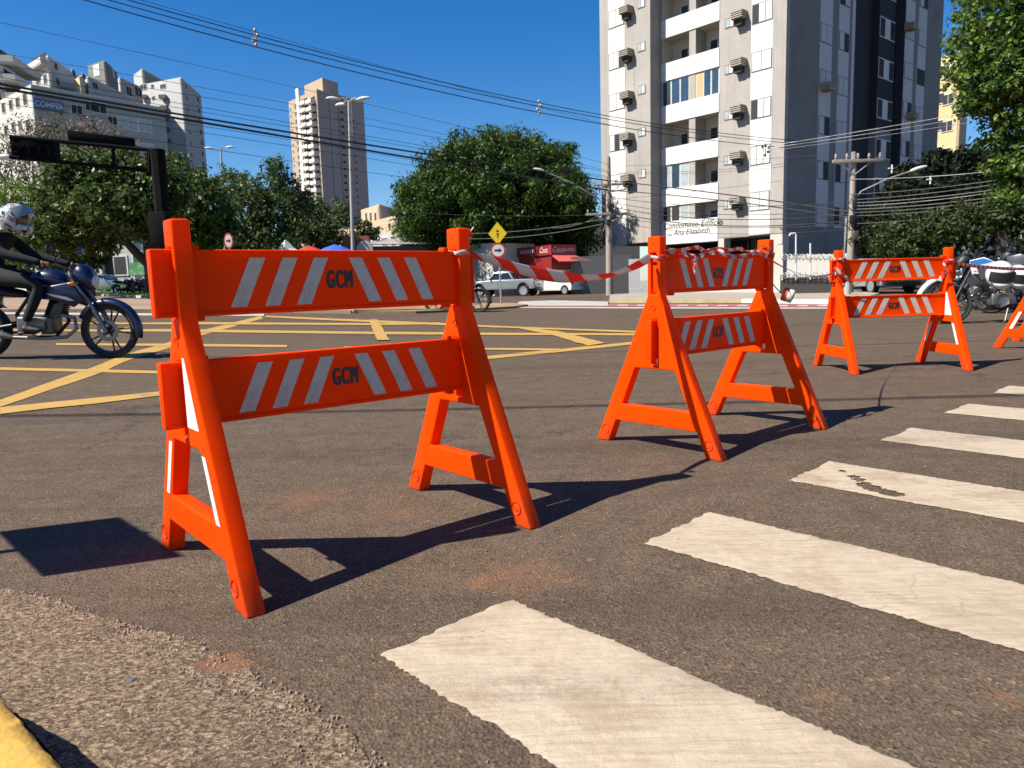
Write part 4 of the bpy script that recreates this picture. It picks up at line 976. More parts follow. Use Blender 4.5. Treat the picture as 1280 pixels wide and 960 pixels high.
# diamond warning sign over a round one
Y = 27.2; b = onto(626, Y); s = empty('warning_sign', b, 0, 1, 'yellow diamond warning sign above a round no entry style plate on one post', 'sign')
zd = zpx(622, 292, Y)-b.z; zr = zpx(625, 313, Y)-b.z
dx = A(622, 292, Y).x-b.x
MB().tube([(0, 0, -.1), (dx*.6, 0, zd+.2)], .032, 8).build('post', M_GALV, s, 50)
q = MB(); r = .41; q.side([(dx-r*.82, zd), (dx, zd+r), (dx+r*.82, zd), (dx, zd-r)], -.07, -.05); pl = q.build('diamond_plate', M_SIGY, s)
q = MB(); q.side([(dx-.02, zd-.16), (dx+.02, zd-.16), (dx+.02, zd+.02), (dx-.02, zd+.02)], -.074, -.0705); q.side([(dx-.07, zd+.06), (dx+.07, zd+.06), (dx, zd+.14)], -.074, -.0705); q.box((dx, -.072, zd-.02), (.10, .003, .03)); q.build('black_symbol', M_BLK, pl)
q = MB().lathe([(.0, -.07), (.27, -.07), (.27, -.055), (0, -.055)], c=(dx, 0, zr), axis='Y', n=28); rp = q.build('round_plate', M_SIGR, s)
MB().lathe([(.0, -.073), (.215, -.073), (.215, -.0705)], c=(dx, 0, zr), axis='Y', n=28).build('sign_face', M_SIGW, rp)
MB().side([(dx-.13, zr-.035), (dx+.03, zr-.035), (dx+.03, zr-.08), (dx+.14, zr), (dx+.03, zr+.08), (dx+.03, zr+.035), (dx-.13, zr+.035)], -.077, -.0735).build('black_arrow', M_BLK, rp)
Y = 31; b = onto(291, Y); s = empty('road_sign', b, 0, 1, 'round white sign with red rim and black arrow in front of the left trees', 'sign'); zr = zpx(291, 301, Y)-b.z
MB().tube([(0, 0, -.1), (0, 0, zr+.1)], .03, 8).build('post', M_GALV, s, 50)
rp = MB().lathe([(.0, -.06), (.26, -.06), (.26, -.045), (0, -.045)], c=(0, 0, zr), axis='Y', n=28).build('round_plate', M_SIGR, s); rp.scale = (.72, 1, 1.25); rp.location = (0, 0, -zr*.25)
o = MB().lathe([(.0, -.065), (.20, -.065), (.20, -.0605)], c=(0, 0, zr), axis='Y', n=28).build('sign_face', M_SIGW, rp)
MB().side([(-.13, zr-.03), (.03, zr-.03), (.03, zr-.07), (.14, zr), (.03, zr+.07), (.03, zr+.03), (-.13, zr+.03)], -.070, -.0655).build('black_arrow', M_BLK, rp)
# street lamps
def lamp(px, Y, ytop, heads, label, r0=.07, name='street_lamp', xtop=None):
    b = onto(px, Y); zt = zpx(xtop or px, ytop, Y)-b.z; l = empty(name, b, 0, 1, label, 'street lamp')
    xt = (A(xtop, ytop, Y).x-b.x) if xtop else 0
    MB().tube([(0, 0, -.1), (xt*.5, 0, zt*.5), (xt, 0, zt)], [r0*1.3, r0, r0*.7], 10).build('pole', M_POLE, l, 60)
    for (dx, dy, dz) in heads:
        a = MB().tube([(xt, 0, zt-.1), (xt+dx*.5, dy*.5, zt+dz*.5+.1), (xt+dx, dy, zt+dz)], .035, 8).build('arm', M_POLE, l, 60)
        n_ = Vector((dx, dy, 0)).normalized() if abs(dx)+abs(dy) > 0 else Vector((1, 0, 0)); ang = math.atan2(n_.y, n_.x)
        q = MB(); 
        for (u, wd, hh) in (): pass
        o = blob('lamp_head', [(-.15, 0, .04, .05), (0, .03, .09, .13), (.35, .03, .09, .15), (.60, 0, .04, .09)], M_SIGW, l); o.location = (xt+dx, dy, zt+dz); o.rotation_euler = (0, -.08, ang)
    return l
lamp(442, 38, 126, [(-.55, 0, .10), (.55, -.1, .02), (-.35, .3, -.10), (.25, .5, .12)], 'tall grey street lamp with four heads in front of the beige tower', .085, xtop=436)
lamp(283, 62, 186, [(-.75, 0, .05), (.55, 0, .08)], 'twin headed street lamp rising out of the trees left of the beige tower', .09, xtop=276)
# signal gantry, every part painted black to give its backlit silhouette
Y = 21; M_SB = mat('silhouette_black', (.006, .006, .007), .9, .2, spec=.1)
b = onto(212, Y); g_ = empty('signal_gantry', b, 0, 1, 'black silhouetted traffic signal gantry with long arm reaching left over the street', 'traffic light')
zt = zpx(194, 187, Y)-b.z; xt = A(194, 187, Y).x-b.x
MB().prism([(.2*math.cos(PI*k/4+.39), .2*math.sin(PI*k/4+.39)) for k in range(8)], zt, 0).build('post', M_SB, g_)
pst = g_.children[0]; sh = xt/zt
for v in pst.data.vertices: v.co.x += v.co.z*sh*.0
b2 = A(194, 187, Y); 
def lp(px, py, Y): p = A(px, py, Y); return (p.x-b.x, p.y-b.y, p.z-b.z)
YY = lambda px: Y-1.2*(194-px)/190
q = MB(); q.tube([lp(192, 188, Y), lp(120, 181, YY(120)), lp(12, 171, YY(12))], .055, 8); q.build('upper_arm', M_SB, g_)
q = MB(); q.tube([lp(192, 214, Y), lp(120, 207, YY(120)), lp(12, 196, YY(12))], .055, 8); q.build('lower_arm', M_SB, g_)
for x, y0, y1 in ((142, 184, 210), (188, 187, 215)): MB().tube([lp(x, y0, YY(x)), lp(x, y1, YY(x))], .045 if x < 180 else .09, 6).build('brace', M_SB, g_)
def plate(nm, pxs, parent, mt_, th=.14):
    f = [lp(x, y, YY(x)) for x, y in pxs]; k = [(a, c+th, d) for a, c, d in f]; n = len(f)
    return MB().add(f+k, [tuple(range(n)), tuple(range(2*n-1, n-1, -1))]+[((i+1) % n, i, n+i, n+(i+1) % n) for i in range(n)]).build(nm, mt_, parent, bevel=.02)
sp_ = plate('signal_box', [(11, 169.5), (65, 176.5), (67, 202.5), (14, 197.5)], g_, M_SB, .35)
for x in (21, 34, 47, 59):
    c_ = lp(x, 186+(x-21)*.1, YY(x)); MB().lathe([(.0, 0), (.08, 0), (.09, -.05), (.10, -.05), (.10, 0)], c=(c_[0], c_[1]-.02, c_[2]), axis='Y', n=16).build('lens_hood', M_SB, sp_, 60)
plate('name_board', [(83, 162), (167, 172.5), (168.5, 186), (85, 175)], g_, M_SB, .08)
MB().box((xt*.06, -.25, 2.3), (.5, .25, .9)).build('control_box', M_SB, g_, bevel=.03)
# white camera housing at far left edge
p = A(4, 197, 24); cm = empty('street_lamp', (p.x, p.y, 0), 0, 1, 'white lamp head on a pole at the left edge beside the signal gantry', 'street lamp')
MB().tube([(-.6, 0, 0), (-.6, 0, p.z-.2), (-.5, 0, p.z)], .05, 8).build('pole', M_POLE, cm); o = blob('lamp_head', [(-.3, 0, .06, .1), (0, .02, .12, .18), (.35, 0, .07, .12)], M_SIGW, cm); o.location = (0, 0, p.z)
# utility poles
M_CONP = mat('weathered_concrete_pole', (0.269, 0.231, 0.194), .9, .2, 2, .5, 30, dirt=(.2, .16, .13), ds=3)
M_WOOD = mat('grey_timber', (0.224, 0.194, 0.165), .9, .25, 6)
M_INS = mat('porcelain_insulator', (0.314, 0.284, 0.254), .4, .2)
def upole(px, Y, ytop, arms, label, r=.14, lamp_=None, box=True, xtop=None):
    b = onto(px, Y); zt = zpx(xtop or px, ytop, Y)-b.z; u = empty('utility_pole', b, 0, 1, label, 'utility pole'); dx = (A(xtop, ytop, Y).x-b.x)*0 if xtop else 0
    MB().tube([(0, 0, -.2), (dx/2, 0, zt/2), (dx, 0, zt)], [r*1.35, r*1.1, r*.8], 10).build('pole', M_CONP, u, 60)
    for (z, w0, w1) in arms:
        a = MB().box(((w1-w0)/2, -.12, zt-z), (w0+w1, .10, .12)).build('crossarm', M_WOOD, u, bevel=.01)
        k = 5
        for i in range(k):
            x = -w0+.12+(w0+w1-.24)*i/(k-1)
            MB().lathe([(.0, .22), (.03, .21), (.05, .15), (.035, .13), (.06, .10), (.04, .07), (.03, .0)], c=(x, -.12, zt-z+.06), n=10).build('insulator', M_INS, a, 60)
        for s_ in (-1, 1): MB().tube([(0, -.1, zt-z-.5), (s_*min(w0, w1)*.7, -.12, zt-z-.05)], .02, 6).build('brace', M_GALV, u)
    if lamp_:
        (z0, ex, ey, ez) = lamp_
        MB().tube([(0, 0, z0), (ex*.15, ey*.15, z0+ez*.35), (ex*.6, ey*.6, z0+ez*.75), (ex, ey, z0+ez)], .032, 8).build('lamp_arm', M_GALV, u, 60)
        o = blob('lamp_head', [(-.1, 0, .03, .05), (.1, .02, .08, .12), (.4, .0, .07, .13), (.6, -.02, .03, .07)], M_SIGW, u); o.location = (ex, ey, z0+ez); o.rotation_euler = (0, -.3, math.atan2(ey, ex))
    if box:
        random.seed(int(px)); q = MB()
        for k in range(22):
            z = random.uniform(.35, .75)*zt; a = random.uniform(0, 6.28); rr = r*1.2; p0 = Vector((rr*math.cos(a), rr*math.sin(a), z))
            q.tube([p0, p0+Vector((random.uniform(-.3, .3), random.uniform(-.2, .2), random.uniform(-.5, .1))), p0+Vector((random.uniform(-.15, .15), 0, random.uniform(-.9, -.4)))], .018, 5)
        for k in range(5):
            z = random.uniform(.45, .7)*zt; q.lathe([(.16, -.02), (.19, 0), (.16, .02)], c=(.22, -.1, z), axis='Y', n=14)
        q.build('cable_tangle', M_BLKM, u, kind='stuff')
        for k in range(3): MB().box((.05*(-1)**k, -r-.1, zt*(.42+.11*k)), (.22, .18, .34)).build('splice_box', M_BLKM if k else M_GREYM, u, bevel=.02)
    return u, b, zt
U1, u1b, u1z = upole(762, 42, 196, [(1.5, .9, .9), (3.1, 1.3, 1.2)], 'concrete utility pole hung with cables left of the white apartment block', .16, (4.5, -3.6, -.3, 2.4), xtop=762)
U2, u2b, u2z = upole(1062, 28.5, 190, [(.35, .85, 1.05)], 'weathered utility pole with a lamp arm in front of the dark apartment wall', .115, (zpx(1062, 252, 28.5), 2.15, -.1, zpx(1140, 214, 28.5)-zpx(1062, 252, 28.5)))
MB().tube([(-.28, .1, 0), (-.16, .1, u2z*.55)], .05, 8).build('stay_tube', M_GALV, U2)
# ============================================================ BUILDINGS
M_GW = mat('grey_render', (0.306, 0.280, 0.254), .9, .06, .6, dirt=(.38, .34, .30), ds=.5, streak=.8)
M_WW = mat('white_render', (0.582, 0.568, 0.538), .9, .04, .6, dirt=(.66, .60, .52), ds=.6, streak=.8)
M_DG = mat('shade_side_render', (.19, .185, .18), .9, .06, .5, dirt=(.135, .132, .13), ds=.4, streak=.8)  # darker copy of the grey render for the side turned from the sun
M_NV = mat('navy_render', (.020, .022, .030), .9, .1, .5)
M_PW = mat('pale_panel', (.46, .46, .47), .8, .05, .8)
M_AC = mat('aged_beige_metal', (0.180, 0.153, 0.117), .7, .2, 6)
M_ACD = mat('shadowed_grille', (.035, .03, .028), .8, .2)
M_WF = mat('white_window_frame', (0.538, 0.530, 0.516), .6, .05)
M_SHUT = mat('white_shutter', (0.553, 0.545, 0.523), .8, .05, 3)
M_GLB = mat('blue_glass', (.03, .055, .085), .08, .2, 1.5, spec=.9)
M_CUR = mat('curtained_glass', (0.314, 0.351, 0.358), .3, .2, 3)
M_OPEN = mat('dark_interior', (.02, .02, .022), .8, .2)
M_BEI = mat('beige_render', (0.450, 0.410, 0.360), .9, .05, .6)
P0 = Vector((17.5, 47.7, 0)); BT = Vector((-.65, .76, 0)).normalized(); BN = Vector((-BT.y, BT.x, 0)) if (-BT.y) < 0 else Vector((BT.y, -BT.x, 0))
brz = math.atan2(BT.y, BT.x)
bld = empty('apartment_building', P0, brz, 1, 'tall grey and white apartment block with stacked balconies and air conditioners', 'apartment building')
if abs((Matrix.Rotation(brz, 3, 'Z') @ Vector((0, 1, 0))).dot(BN)-1) > .01: raise Exception('axis')
def wl(px, py, off=0):
    p = PL(px, py, P0+BN*off, BN)-P0; return p.dot(BT), p.z
def wr(px, py, off=0):
    p = PL(px, py, P0+BT*off, BT)-P0; return -p.dot(BN), p.z
ub = [wl(x, 150)[0] for x in (979, 965, 938, 899, 828)]; OFF = 1.25
vb = [wl(x, 150, OFF)[0] for x in (813, 782, 762, 751)]
FH = 2.9; ztop = 27.5; z1 = wl(940, 294)[1]
u_lb = vb[0]; u_end = vb[3]
def bx(name, u0, u1, d0, d1, z0, zz1, mt_, parent=bld, bevel=0, **k):
    return MB().box(((u0+u1)/2, (d0+d1)/2, (z0+zz1)/2), (abs(u1-u0), abs(d1-d0), abs(zz1-z0))).build(name, mt_, parent, bevel=bevel, **k)
# right column block with the notched shade side
ND = 1.1
T1, T2, T3 = wr(1064, 200)[0], wr(1125, 200)[0], wr(1173, 150)[0]
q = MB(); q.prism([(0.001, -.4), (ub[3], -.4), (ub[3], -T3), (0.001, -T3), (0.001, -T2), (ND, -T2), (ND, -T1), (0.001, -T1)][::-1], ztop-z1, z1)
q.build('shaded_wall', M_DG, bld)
bx('front_wall', 0, ub[3], -.41, 0, z1, ztop, M_GW)
bx('front_wall', u_lb, u_end, -12, OFF, z1, ztop, M_GW)
bx('return_wall', u_lb-.012, u_lb, -1.7, OFF-.02, z1, ztop, mat('return_shade_render', (0.202, 0.191, 0.186), .9, .06))  # thin lining coloured darker for the shade on this return
bx('white_strip', ub[1], ub[2], 0, .03, z1, ztop, M_WW); bx('white_strip', vb[1], vb[2], OFF, OFF+.03, z1-.1, ztop, M_WW)
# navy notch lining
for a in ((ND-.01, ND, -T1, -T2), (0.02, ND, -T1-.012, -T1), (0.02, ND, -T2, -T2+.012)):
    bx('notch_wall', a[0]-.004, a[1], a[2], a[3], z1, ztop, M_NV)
# windows, shutters and air conditioners of the two sunlit columns
AIR = MB().box((0, .33, 0), (.78, .66, .50)).mesh('air_conditioner'); AIR.materials.append(M_AC)
GR = MB()
for k in range(4): GR.box((0, .70-.03, -.19+k*.125), (.82, .07, .045))
for k in range(4):
    for s in (-1, 1): GR.box((s*.40, .34, -.19+k*.125), (.05, .62, .045))
GRM = GR.mesh('louvre'); GRM.materials.append(mat('louvre_metal', (0.373, 0.329, 0.269), .7, .15))
BRK = MB().box((.05, .22, -.42), (.55, .42, .36)).mesh('bracket'); BRK.materials.append(M_ACD)
def ac(u, d, z):
    o = link('air_conditioner', AIR, None, bld); o.location = (u, d, z); a = link('louvre', GRM, None, o); b = link('bracket', BRK, None, o)
M_WLN = mat('window_recess_grey', (0.126, 0.117, 0.113), .8, .1)
def win(name, u, d, z, w_, h, mts, gaps, parent=bld):
    """framed window with sliding leaves; mts = leaf materials from left to right of the photo"""
    f = MB().box((u, d+.008, z), (w_+.07, .03, h+.07)).build(name, M_WLN, parent)
    n = len(mts); lw = w_/n
    for i, mt_ in enumerate(mts):
        x = u+w_/2-lw*(i+.5)
        if mt_ is None: mt_ = M_OPEN
        MB().box((x, d+.03+.006*(i % 2), z), (lw-.05, .03, h-.05)).build('pane', mt_, f)
    return f
zr = wl(925, 139)[1]-.1; zl_ = wl(787, 122, OFF)[1]-.05
ru, lu = wl(926, 139)[0], wl(787, 122, OFF)[0]
opn = {0: (M_SHUT, M_SHUT), 1: (None, M_SHUT, M_SHUT), 2: (M_SHUT, M_SHUT), 3: (M_SHUT, M_SHUT, M_SHUT)}
for k in range(-2, 6):
    z = zr+FH*k
    if z > z1+.6:
        ac(ru, 0, z+.15); win('window', (ub[1]+ub[2])/2, .03, z, (ub[2]-ub[1])-.15, 1.15, [(M_SHUT, M_SHUT), (M_SHUT, M_SHUT, M_SHUT), (None, M_SHUT, M_SHUT), (M_SHUT, M_SHUT), (None, M_SHUT, M_SHUT)][(k+2) % 5], 0)
        win('small_window', wl(911, 150)[0], 0, z, .62, .55, (M_CUR, M_WF), 0)
    z = zl_+FH*k
    if z > z1+.6:
        ac(lu, OFF, z+.15); win('window', (vb[1]+vb[2])/2, OFF+.03, z, (vb[2]-vb[1])-.12, 1.15, [(M_SHUT, M_SHUT), (M_SHUT, None, M_SHUT), (M_SHUT, M_SHUT), (M_SHUT, M_SHUT, None), (M_SHUT, M_SHUT)][(k+2) % 5], 0)
        win('small_window', wl(802.5, 150, OFF)[0], OFF, z+.35, .62, .55, (M_CUR, M_WF), 0)
# balconies
uA, uB = ub[3], u_lb; um0, um1 = wl(869, 150)[0], wl(861, 150)[0]; zb0 = wl(897, 140)[1]
bx('balcony_back_wall', uA, uB, -1.7, -1.25, z1, ztop, M_BEI)
bx('balcony_column', um0, um1, -1.25, -.02, z1, ztop, M_GW)
for s in ((uA-.0, uA+.06), (uB-.06, uB)): bx('balcony_side_wall', s[0], s[1], -1.25, -.03, z1, ztop, M_BEI)
random.seed(11)
for k in range(-3, 6):
    z = zb0+FH*k; last = (k == -3)
    if z < z1+.3 and not last: pass
    h = 1.2
    if last: z = wl(870, 303)[1]; h = wl(870, 274)[1]-z
    pp = bx('balcony_parapet', uA+.02, uB-.02, -.14, .05, z, z+h, M_WW)
    bx('balcony_slab', uA+.06, uB-.06, -1.25, -.14, z, z+.16, M_BEI)
    for (a, b, side) in ((um1, uB-.06, 'L'), (uA+.06, um0, 'R')):
        z0, zz = z+h, z+FH+.0
        if last: zz = zb0-2*FH
        glazed = {(0, 'L'): 'b', (0, 'R'): 'o', (-2, 'L'): 'w', (-3, 'L'): 'd'}.get((k, side))
        if glazed:
            n = 3; w_ = (b-a)/n
            for i in range(n):
                mt_ = {'b': M_GLB, 'o': M_GLB, 'w': (M_CUR, M_GLB, M_CUR)[i], 'd': (M_OPEN, M_OPEN, M_CUR)[2-i]}[glazed]
                if glazed == 'o' and i == n-1: mt_ = mat('plywood_sheet', (0.464, 0.314, 0.149), .8, .1)
                f = bx('glazing_frame', a+w_*i+.01, a+w_*(i+1)-.01, -.10, -.05, z0, zz-.02, M_WF)
                bx('pane', a+w_*i+.06, a+w_*(i+1)-.06, -.049, -.04, z0+.05, zz-.08, mt_, f)
        else:
            c = a+(b-a)*random.uniform(.35, .5) if side == 'R' else a+(b-a)*.4
            f = bx('balcony_door', c-.65, c+.65, -1.25, -1.20, z+.16, z+.16+2.1, M_WF)
            for i in (-1, 1): bx('pane', c+i*.32-.27, c+i*.32+.27, -1.20, -1.19, z+.22, z+2.2, M_OPEN if random.random() < .7 else M_GLB, f)
# lettering on the lowest parapet
def wall_text(s, px, py, size, off=.055, sx=1, italic=.25):
    me = text_mesh(s, size, sx, .004, .006, italic); me.transform(Matrix.Rotation(PI, 4, 'Z')); me.transform(Matrix.Diagonal((1, -1, 1, 1)))
    for v in me.vertices: v.co = Vector((v.co.x, 0, v.co.y))
    o = link('lettering', me, mat('grey_lettering', (0.083, 0.083, 0.079), .6, .1), bld); u, z = wl(px, py, off); o.location = (u, off, z); return o
wall_text('Condomínio Edifício', 864.5, 280.5, .60); wall_text('Ana Elizabeth', 864, 289.5, .56); wall_text('1056', 836.5, 293.8, .22)
# ground floor: columns and shaded glazing behind
zg = z1
bx('ground_floor_wall', .6, ub[3]-.3, -4.2, -3.6, -.2, zg, mat('green_grey_glass', (0.075, 0.090, 0.075), .3, .15, 1)); bx('ground_floor_wall', uA, u_end, -6, -5.6, -.2, zg+.0, M_OPEN)
bx('ceiling_soffit', 0.01, ub[3], -.5, -.02, zg-.06, zg-.002, M_GW)
for u0, u1 in ((0, .85), (ub[3]-.45, ub[3])): bx('column', u0, u1, -.8, -.01, -.2, zg-.06, M_BEI)
for k in range(7): bx('mullion', .9+k*.62, .96+k*.62, -3.6, -3.55, 0, zg-.1, M_GALV)
bx('low_wall', .9, ub[3]+6, -.6, -.4, -.2, .8, M_BEI)
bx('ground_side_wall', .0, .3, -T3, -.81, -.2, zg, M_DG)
# shade side: pale window strips
def sbx(name, t0, t1, o0, o1, z0, zz, mt_, parent=bld): return bx(name, -o1, -o0, -t1, -t0, z0, zz, mt_, parent)
zs0 = wr(1030, 150)[1]
for (a, b, zz) in ((1022, 1037, wr(1030, 100)[1]), (1045, 1058, wr(1052, 108)[1]), (1127, 1138, wr(1133, 88)[1]), (1143, 1153, wr(1148, 96)[1])):
    t0, t1 = wr(a, 150)[0], wr(b, 150)[0]
    sbx('pale_strip', t0, t1, 0, .03, z1+.5, ztop, M_PW)
    for k in range(-5, 5):
        z = zz+FH*k
        if z < z1+1: continue
        f = sbx('window', t0+.06, t1-.06, .03, .05, z-.6, z+.6, M_ACD)
        for i in range(2):
            w_ = (t1-t0-.12)/2; sbx('pane', t0+.06+w_*i+.03, t0+.06+w_*(i+1)-.03, .05, .065, z-.56, z+.56, (M_PW, M_OPEN)[(i*k+k*k*7+int(a)) % 5 == 3], f)
sbx('pale_edge_strip', T1-.5, T1-.1, 0, .03, z1, ztop, M_PW)
for px, py in ((1133, 35), (1134, 146), (1028, 110)):
    t, z = wr(px, py); o = link('air_conditioner', AIR, None, bld); o.location = (0, -t, z); o.rotation_euler = (0, 0, PI/2); a = link('louvre', GRM, None, o)
# bay windows in the notch
tb0, tb1 = wr(1094, 150, .6)[0], wr(1114, 150, .6)[0]
zb = wr(1104, 35, .6)[1]
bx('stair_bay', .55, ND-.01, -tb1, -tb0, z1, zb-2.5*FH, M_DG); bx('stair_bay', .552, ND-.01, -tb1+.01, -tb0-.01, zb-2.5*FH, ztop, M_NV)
for k in range(-5, 2):
    z = zb+FH*k
    if z < z1+1: continue
    f = bx('bay_window', .515, ND-.012, -tb1+.1, -tb0-.1, z-.72, z+.72, M_WF)
    w_ = (tb1-tb0-.2)
    for i in (0, 2): bx('pane', .50, .515, -tb0-.1-w_*(i+1)/3+.05, -tb0-.1-w_*i/3-.05, z-.64, z+.64, M_OPEN, f)
bx('roof', 0, u_end, -T3, 0, ztop, ztop+.3, M_GW)

def far_building(label, pts, ytop, mts, windows=(), name='apartment_building', extra=None, cat='building', zbase=0):
    """pts: visible wall corners (pixel column, distance); last one closes the back"""
    W_ = [A(px, ytop+20, Y) for px, Y in pts]; o = W_[0].copy(); o.z = zbase
    c0 = pts[1] if len(pts) > 2 else pts[0]
    zt = A(c0[0], ytop, c0[1]).z
    r = empty(name, o, 0, 1, label, cat)
    P = [(w_.x-o.x, w_.y-o.y) for w_ in W_]
    back = []
    if len(pts) >= 2:
        depth = 14 if len(pts) == 2 else 0
        a, b = Vector(P[0]), Vector(P[-1])
        if len(pts) == 2:
            d = (b-a).normalized(); nn = Vector((-d.y, d.x))*depth; back = [tuple(b+nn), tuple(a+nn)]
        else: back = [tuple(Vector(P[0])+Vector(P[-1])-Vector(P[1]))]
    allp = P+back; n = len(allp)
    for i in range(n):
        a, b = allp[i], allp[(i+1) % n]; mt_ = mts[min(i, len(mts)-1)]
        q = MB(); d = (Vector(b)-Vector(a)).normalized(); nn = Vector((-d.y, d.x))*.3
        q.prism([a, b, (b[0]+nn.x, b[1]+nn.y), (a[0]+nn.x, a[1]+nn.y)], zt-zbase, 0); q.build('wall', mt_, r)
    MB().prism([(x*.999, y) for x, y in allp], .25, zt-zbase-.6).build('roof', mts[0], r)
    MB().prism(allp, .35, zt-zbase+.002).build('parapet', mts[0], r)
    for w_ in windows:
        fi, u, zpx_, w__, h, n, step, mt_ = w_[:8]
        a, b = Vector(allp[fi]), Vector(allp[fi+1]); d = (b-a); L = d.length; d.normalize(); nn = Vector((d.y, -d.x)); ang = math.atan2(d.y, d.x)
        # column position given as fraction, first row by pixel height at that column's distance
        c = a+d*(u*L); Yc = c.y+o.y; z0 = A(640+(c.x+o.x)/Yc*FPX, zpx_, Yc).z-zbase
        fr = MB().box((0, 0, 0), (w__, .16, h)).mesh('window'); pn = MB().box((0, -.07, 0), (w__*.42, .06, h*.86)).mesh('pane')
        for k in range(n):
            f = link('window', fr, w_[8] if len(w_) > 8 else M_WF, r); f.location = (c.x+nn.x*.02, c.y+nn.y*.02, z0-step*k); f.rotation_euler = (0, 0, ang)
            for s in (-1, 1): p = link('pane', pn, mt_, f); p.location = (s*w__*.235, 0, 0)
    return r, o, zt, allp
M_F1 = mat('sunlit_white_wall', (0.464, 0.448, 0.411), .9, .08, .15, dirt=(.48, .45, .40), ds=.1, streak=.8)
M_F2 = mat('grey_concrete_and_shade', (.38, .385, .375), .9, .12, .12, dirt=(.26, .27, .27), ds=.12, streak=.8)  # concrete grey, also painted on the white towers' shaded sides
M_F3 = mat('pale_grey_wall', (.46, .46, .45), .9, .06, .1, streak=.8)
M_F4 = mat('shade_side_grey_green', (.29, .32, .31), .9, .12, .12, dirt=(.20, .23, .23), ds=.15, streak=.8)  # shaded side of the long white block, shade put into the colour
M_F5 = mat('dark_render_block', (0.165, 0.168, 0.149), .9, .1, .2)
M_TAN = mat('tan_render', (0.373, 0.284, 0.202), .9, .06, .15); M_TANS = mat('shade_side_tan', (.38, .305, .275), .9, .06, .1)  # second tan carries the pinkish shade of walls turned from the sun
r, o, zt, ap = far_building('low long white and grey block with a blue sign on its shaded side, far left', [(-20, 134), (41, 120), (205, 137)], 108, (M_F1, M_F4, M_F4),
   [(0, .42, 134, 1.5, 1.7, 3, 3.6, M_OPEN), (0, .58, 130, 1.5, 1.7, 3, 3.6, M_OPEN), (0, .72, 127, 1.5, 1.7, 3, 3.6, M_OPEN), (0, .87, 123, 1.6, 2.0, 3, 4.0, M_OPEN),
    (1, .40, 132, 1.6, 1.6, 3, 3.6, M_OPEN), (1, .47, 134, 2.4, 1.8, 1, 3.3, M_OPEN), (1, .56, 150, 1.6, 1.4, 2, 3.3, M_OPEN), (1, .68, 154, 3.6, 2.2, 2, 4.2, M_CUR), (1, .82, 157, 2.4, 2.2, 2, 4, M_CUR), (1, .30, 136, 1.8, 1.5, 1, 3, M_OPEN)])
a, b = Vector(ap[1]), Vector(ap[2]); d = (b-a).normalized(); nn = Vector((d.y, -d.x)); ang = math.atan2(d.y, d.x)
c = a+d*((b-a).length*.10); zc = A(58, 133, 122).z
sgn = MB().box((0, -.14, 0), (4.4, .24, 1.55)).build('blue_sign', mat('sign_blue', (.03, .11, .26), .5, .05), r); sgn.location = (c.x+nn.x*.15, c.y+nn.y*.15, zc); sgn.rotation_euler = (0, 0, ang)
me = text_mesh('COMPER', 1.15, .92, .02, .03); me.transform(Matrix.Rotation(PI/2, 4, 'X')); t = link('lettering', me, M_WF, sgn); t.location = (0, -.30, 0)
def balconies(r, o, ap, fi, u0, u1, z0px, n, step, mt_, dep=1.3, h=1.1):
    a, b = Vector(ap[fi]), Vector(ap[fi+1]); d = (b-a).normalized(); L = (b-a).length; nn = Vector((d.y, -d.x)); ang = math.atan2(d.y, d.x); c = a+d*L*(u0+u1)/2
    Yc = c.y+o.y; z0 = A(640+(c.x+o.x)/Yc*FPX, z0px, Yc).z; W_ = L*(u1-u0)
    q = MB().box((0, -dep/2, 0), (W_, dep, .25)).box((0, -dep, h/2+.12), (W_, .15, h)).box((-W_/2, -dep/2, h/2+.12), (.15, dep, h)).box((W_/2, -dep/2, h/2+.12), (.15, dep, h)).mesh('balcony')
    op = MB().box((0, -.05, 1.9), (W_*.86, .12, 1.5)).mesh('balcony_opening')
    for k in range(n):
        x = link('balcony', q, mt_, r); x.location = (c.x, c.y, z0-step*k-o.z); x.rotation_euler = (0, 0, ang); link('balcony_opening', op, M_OPEN, x)
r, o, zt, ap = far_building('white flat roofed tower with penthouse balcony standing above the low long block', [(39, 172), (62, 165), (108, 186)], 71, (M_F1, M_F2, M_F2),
   [(0, .35, 98, 2.4, 2.2, 3, 6.2, M_OPEN), (0, .75, 98, 2.0, 2.2, 3, 6.2, M_OPEN), (1, .16, 82, 1.8, 1.6, 4, 3.1, M_OPEN), (1, .62, 91, 2.0, 1.8, 4, 3.2, M_OPEN), (1, .9, 96, 2.0, 1.8, 3, 3.2, M_OPEN)])
balconies(r, o, ap, 0, .05, .95, 85, 1, 6, M_F1)
r, o, zt, ap = far_building('white tower with deep rounded balconies at the far left edge', [(-30, 150), (4, 142), (42, 156)], 84, (M_F1, M_F2, M_F2), [(1, .65, 105, 2.2, 1.5, 6, 3.2, M_OPEN)])
balconies(r, o, ap, 1, -.10, .75, 88, 8, 3.25, M_F1, 2.6, 1.1); balconies(r, o, ap, 0, .6, 1.06, 94, 8, 3.25, M_F1, 1.6, 1.1)
far_building('small grey water tank house on the roofs with a bright square hole', [(111, 184), (133, 180), (147, 190)], 77, (M_F5, M_F5, M_F5), [(0, .5, 87, 2.6, 2.6, 1, 3, M_WF), (1, .62, 90, 1.2, 2.4, 1, 3, M_WF)], 'roof_tank_house', cat='building', zbase=12)
far_building('stained grey slab building behind the long block', [(104, 176), (112, 170), (168, 190)], 97, (M_F3, M_F2, M_F2), [(1, .12, 106, 2.2, 1.4, 2, 3.2, M_OPEN)])
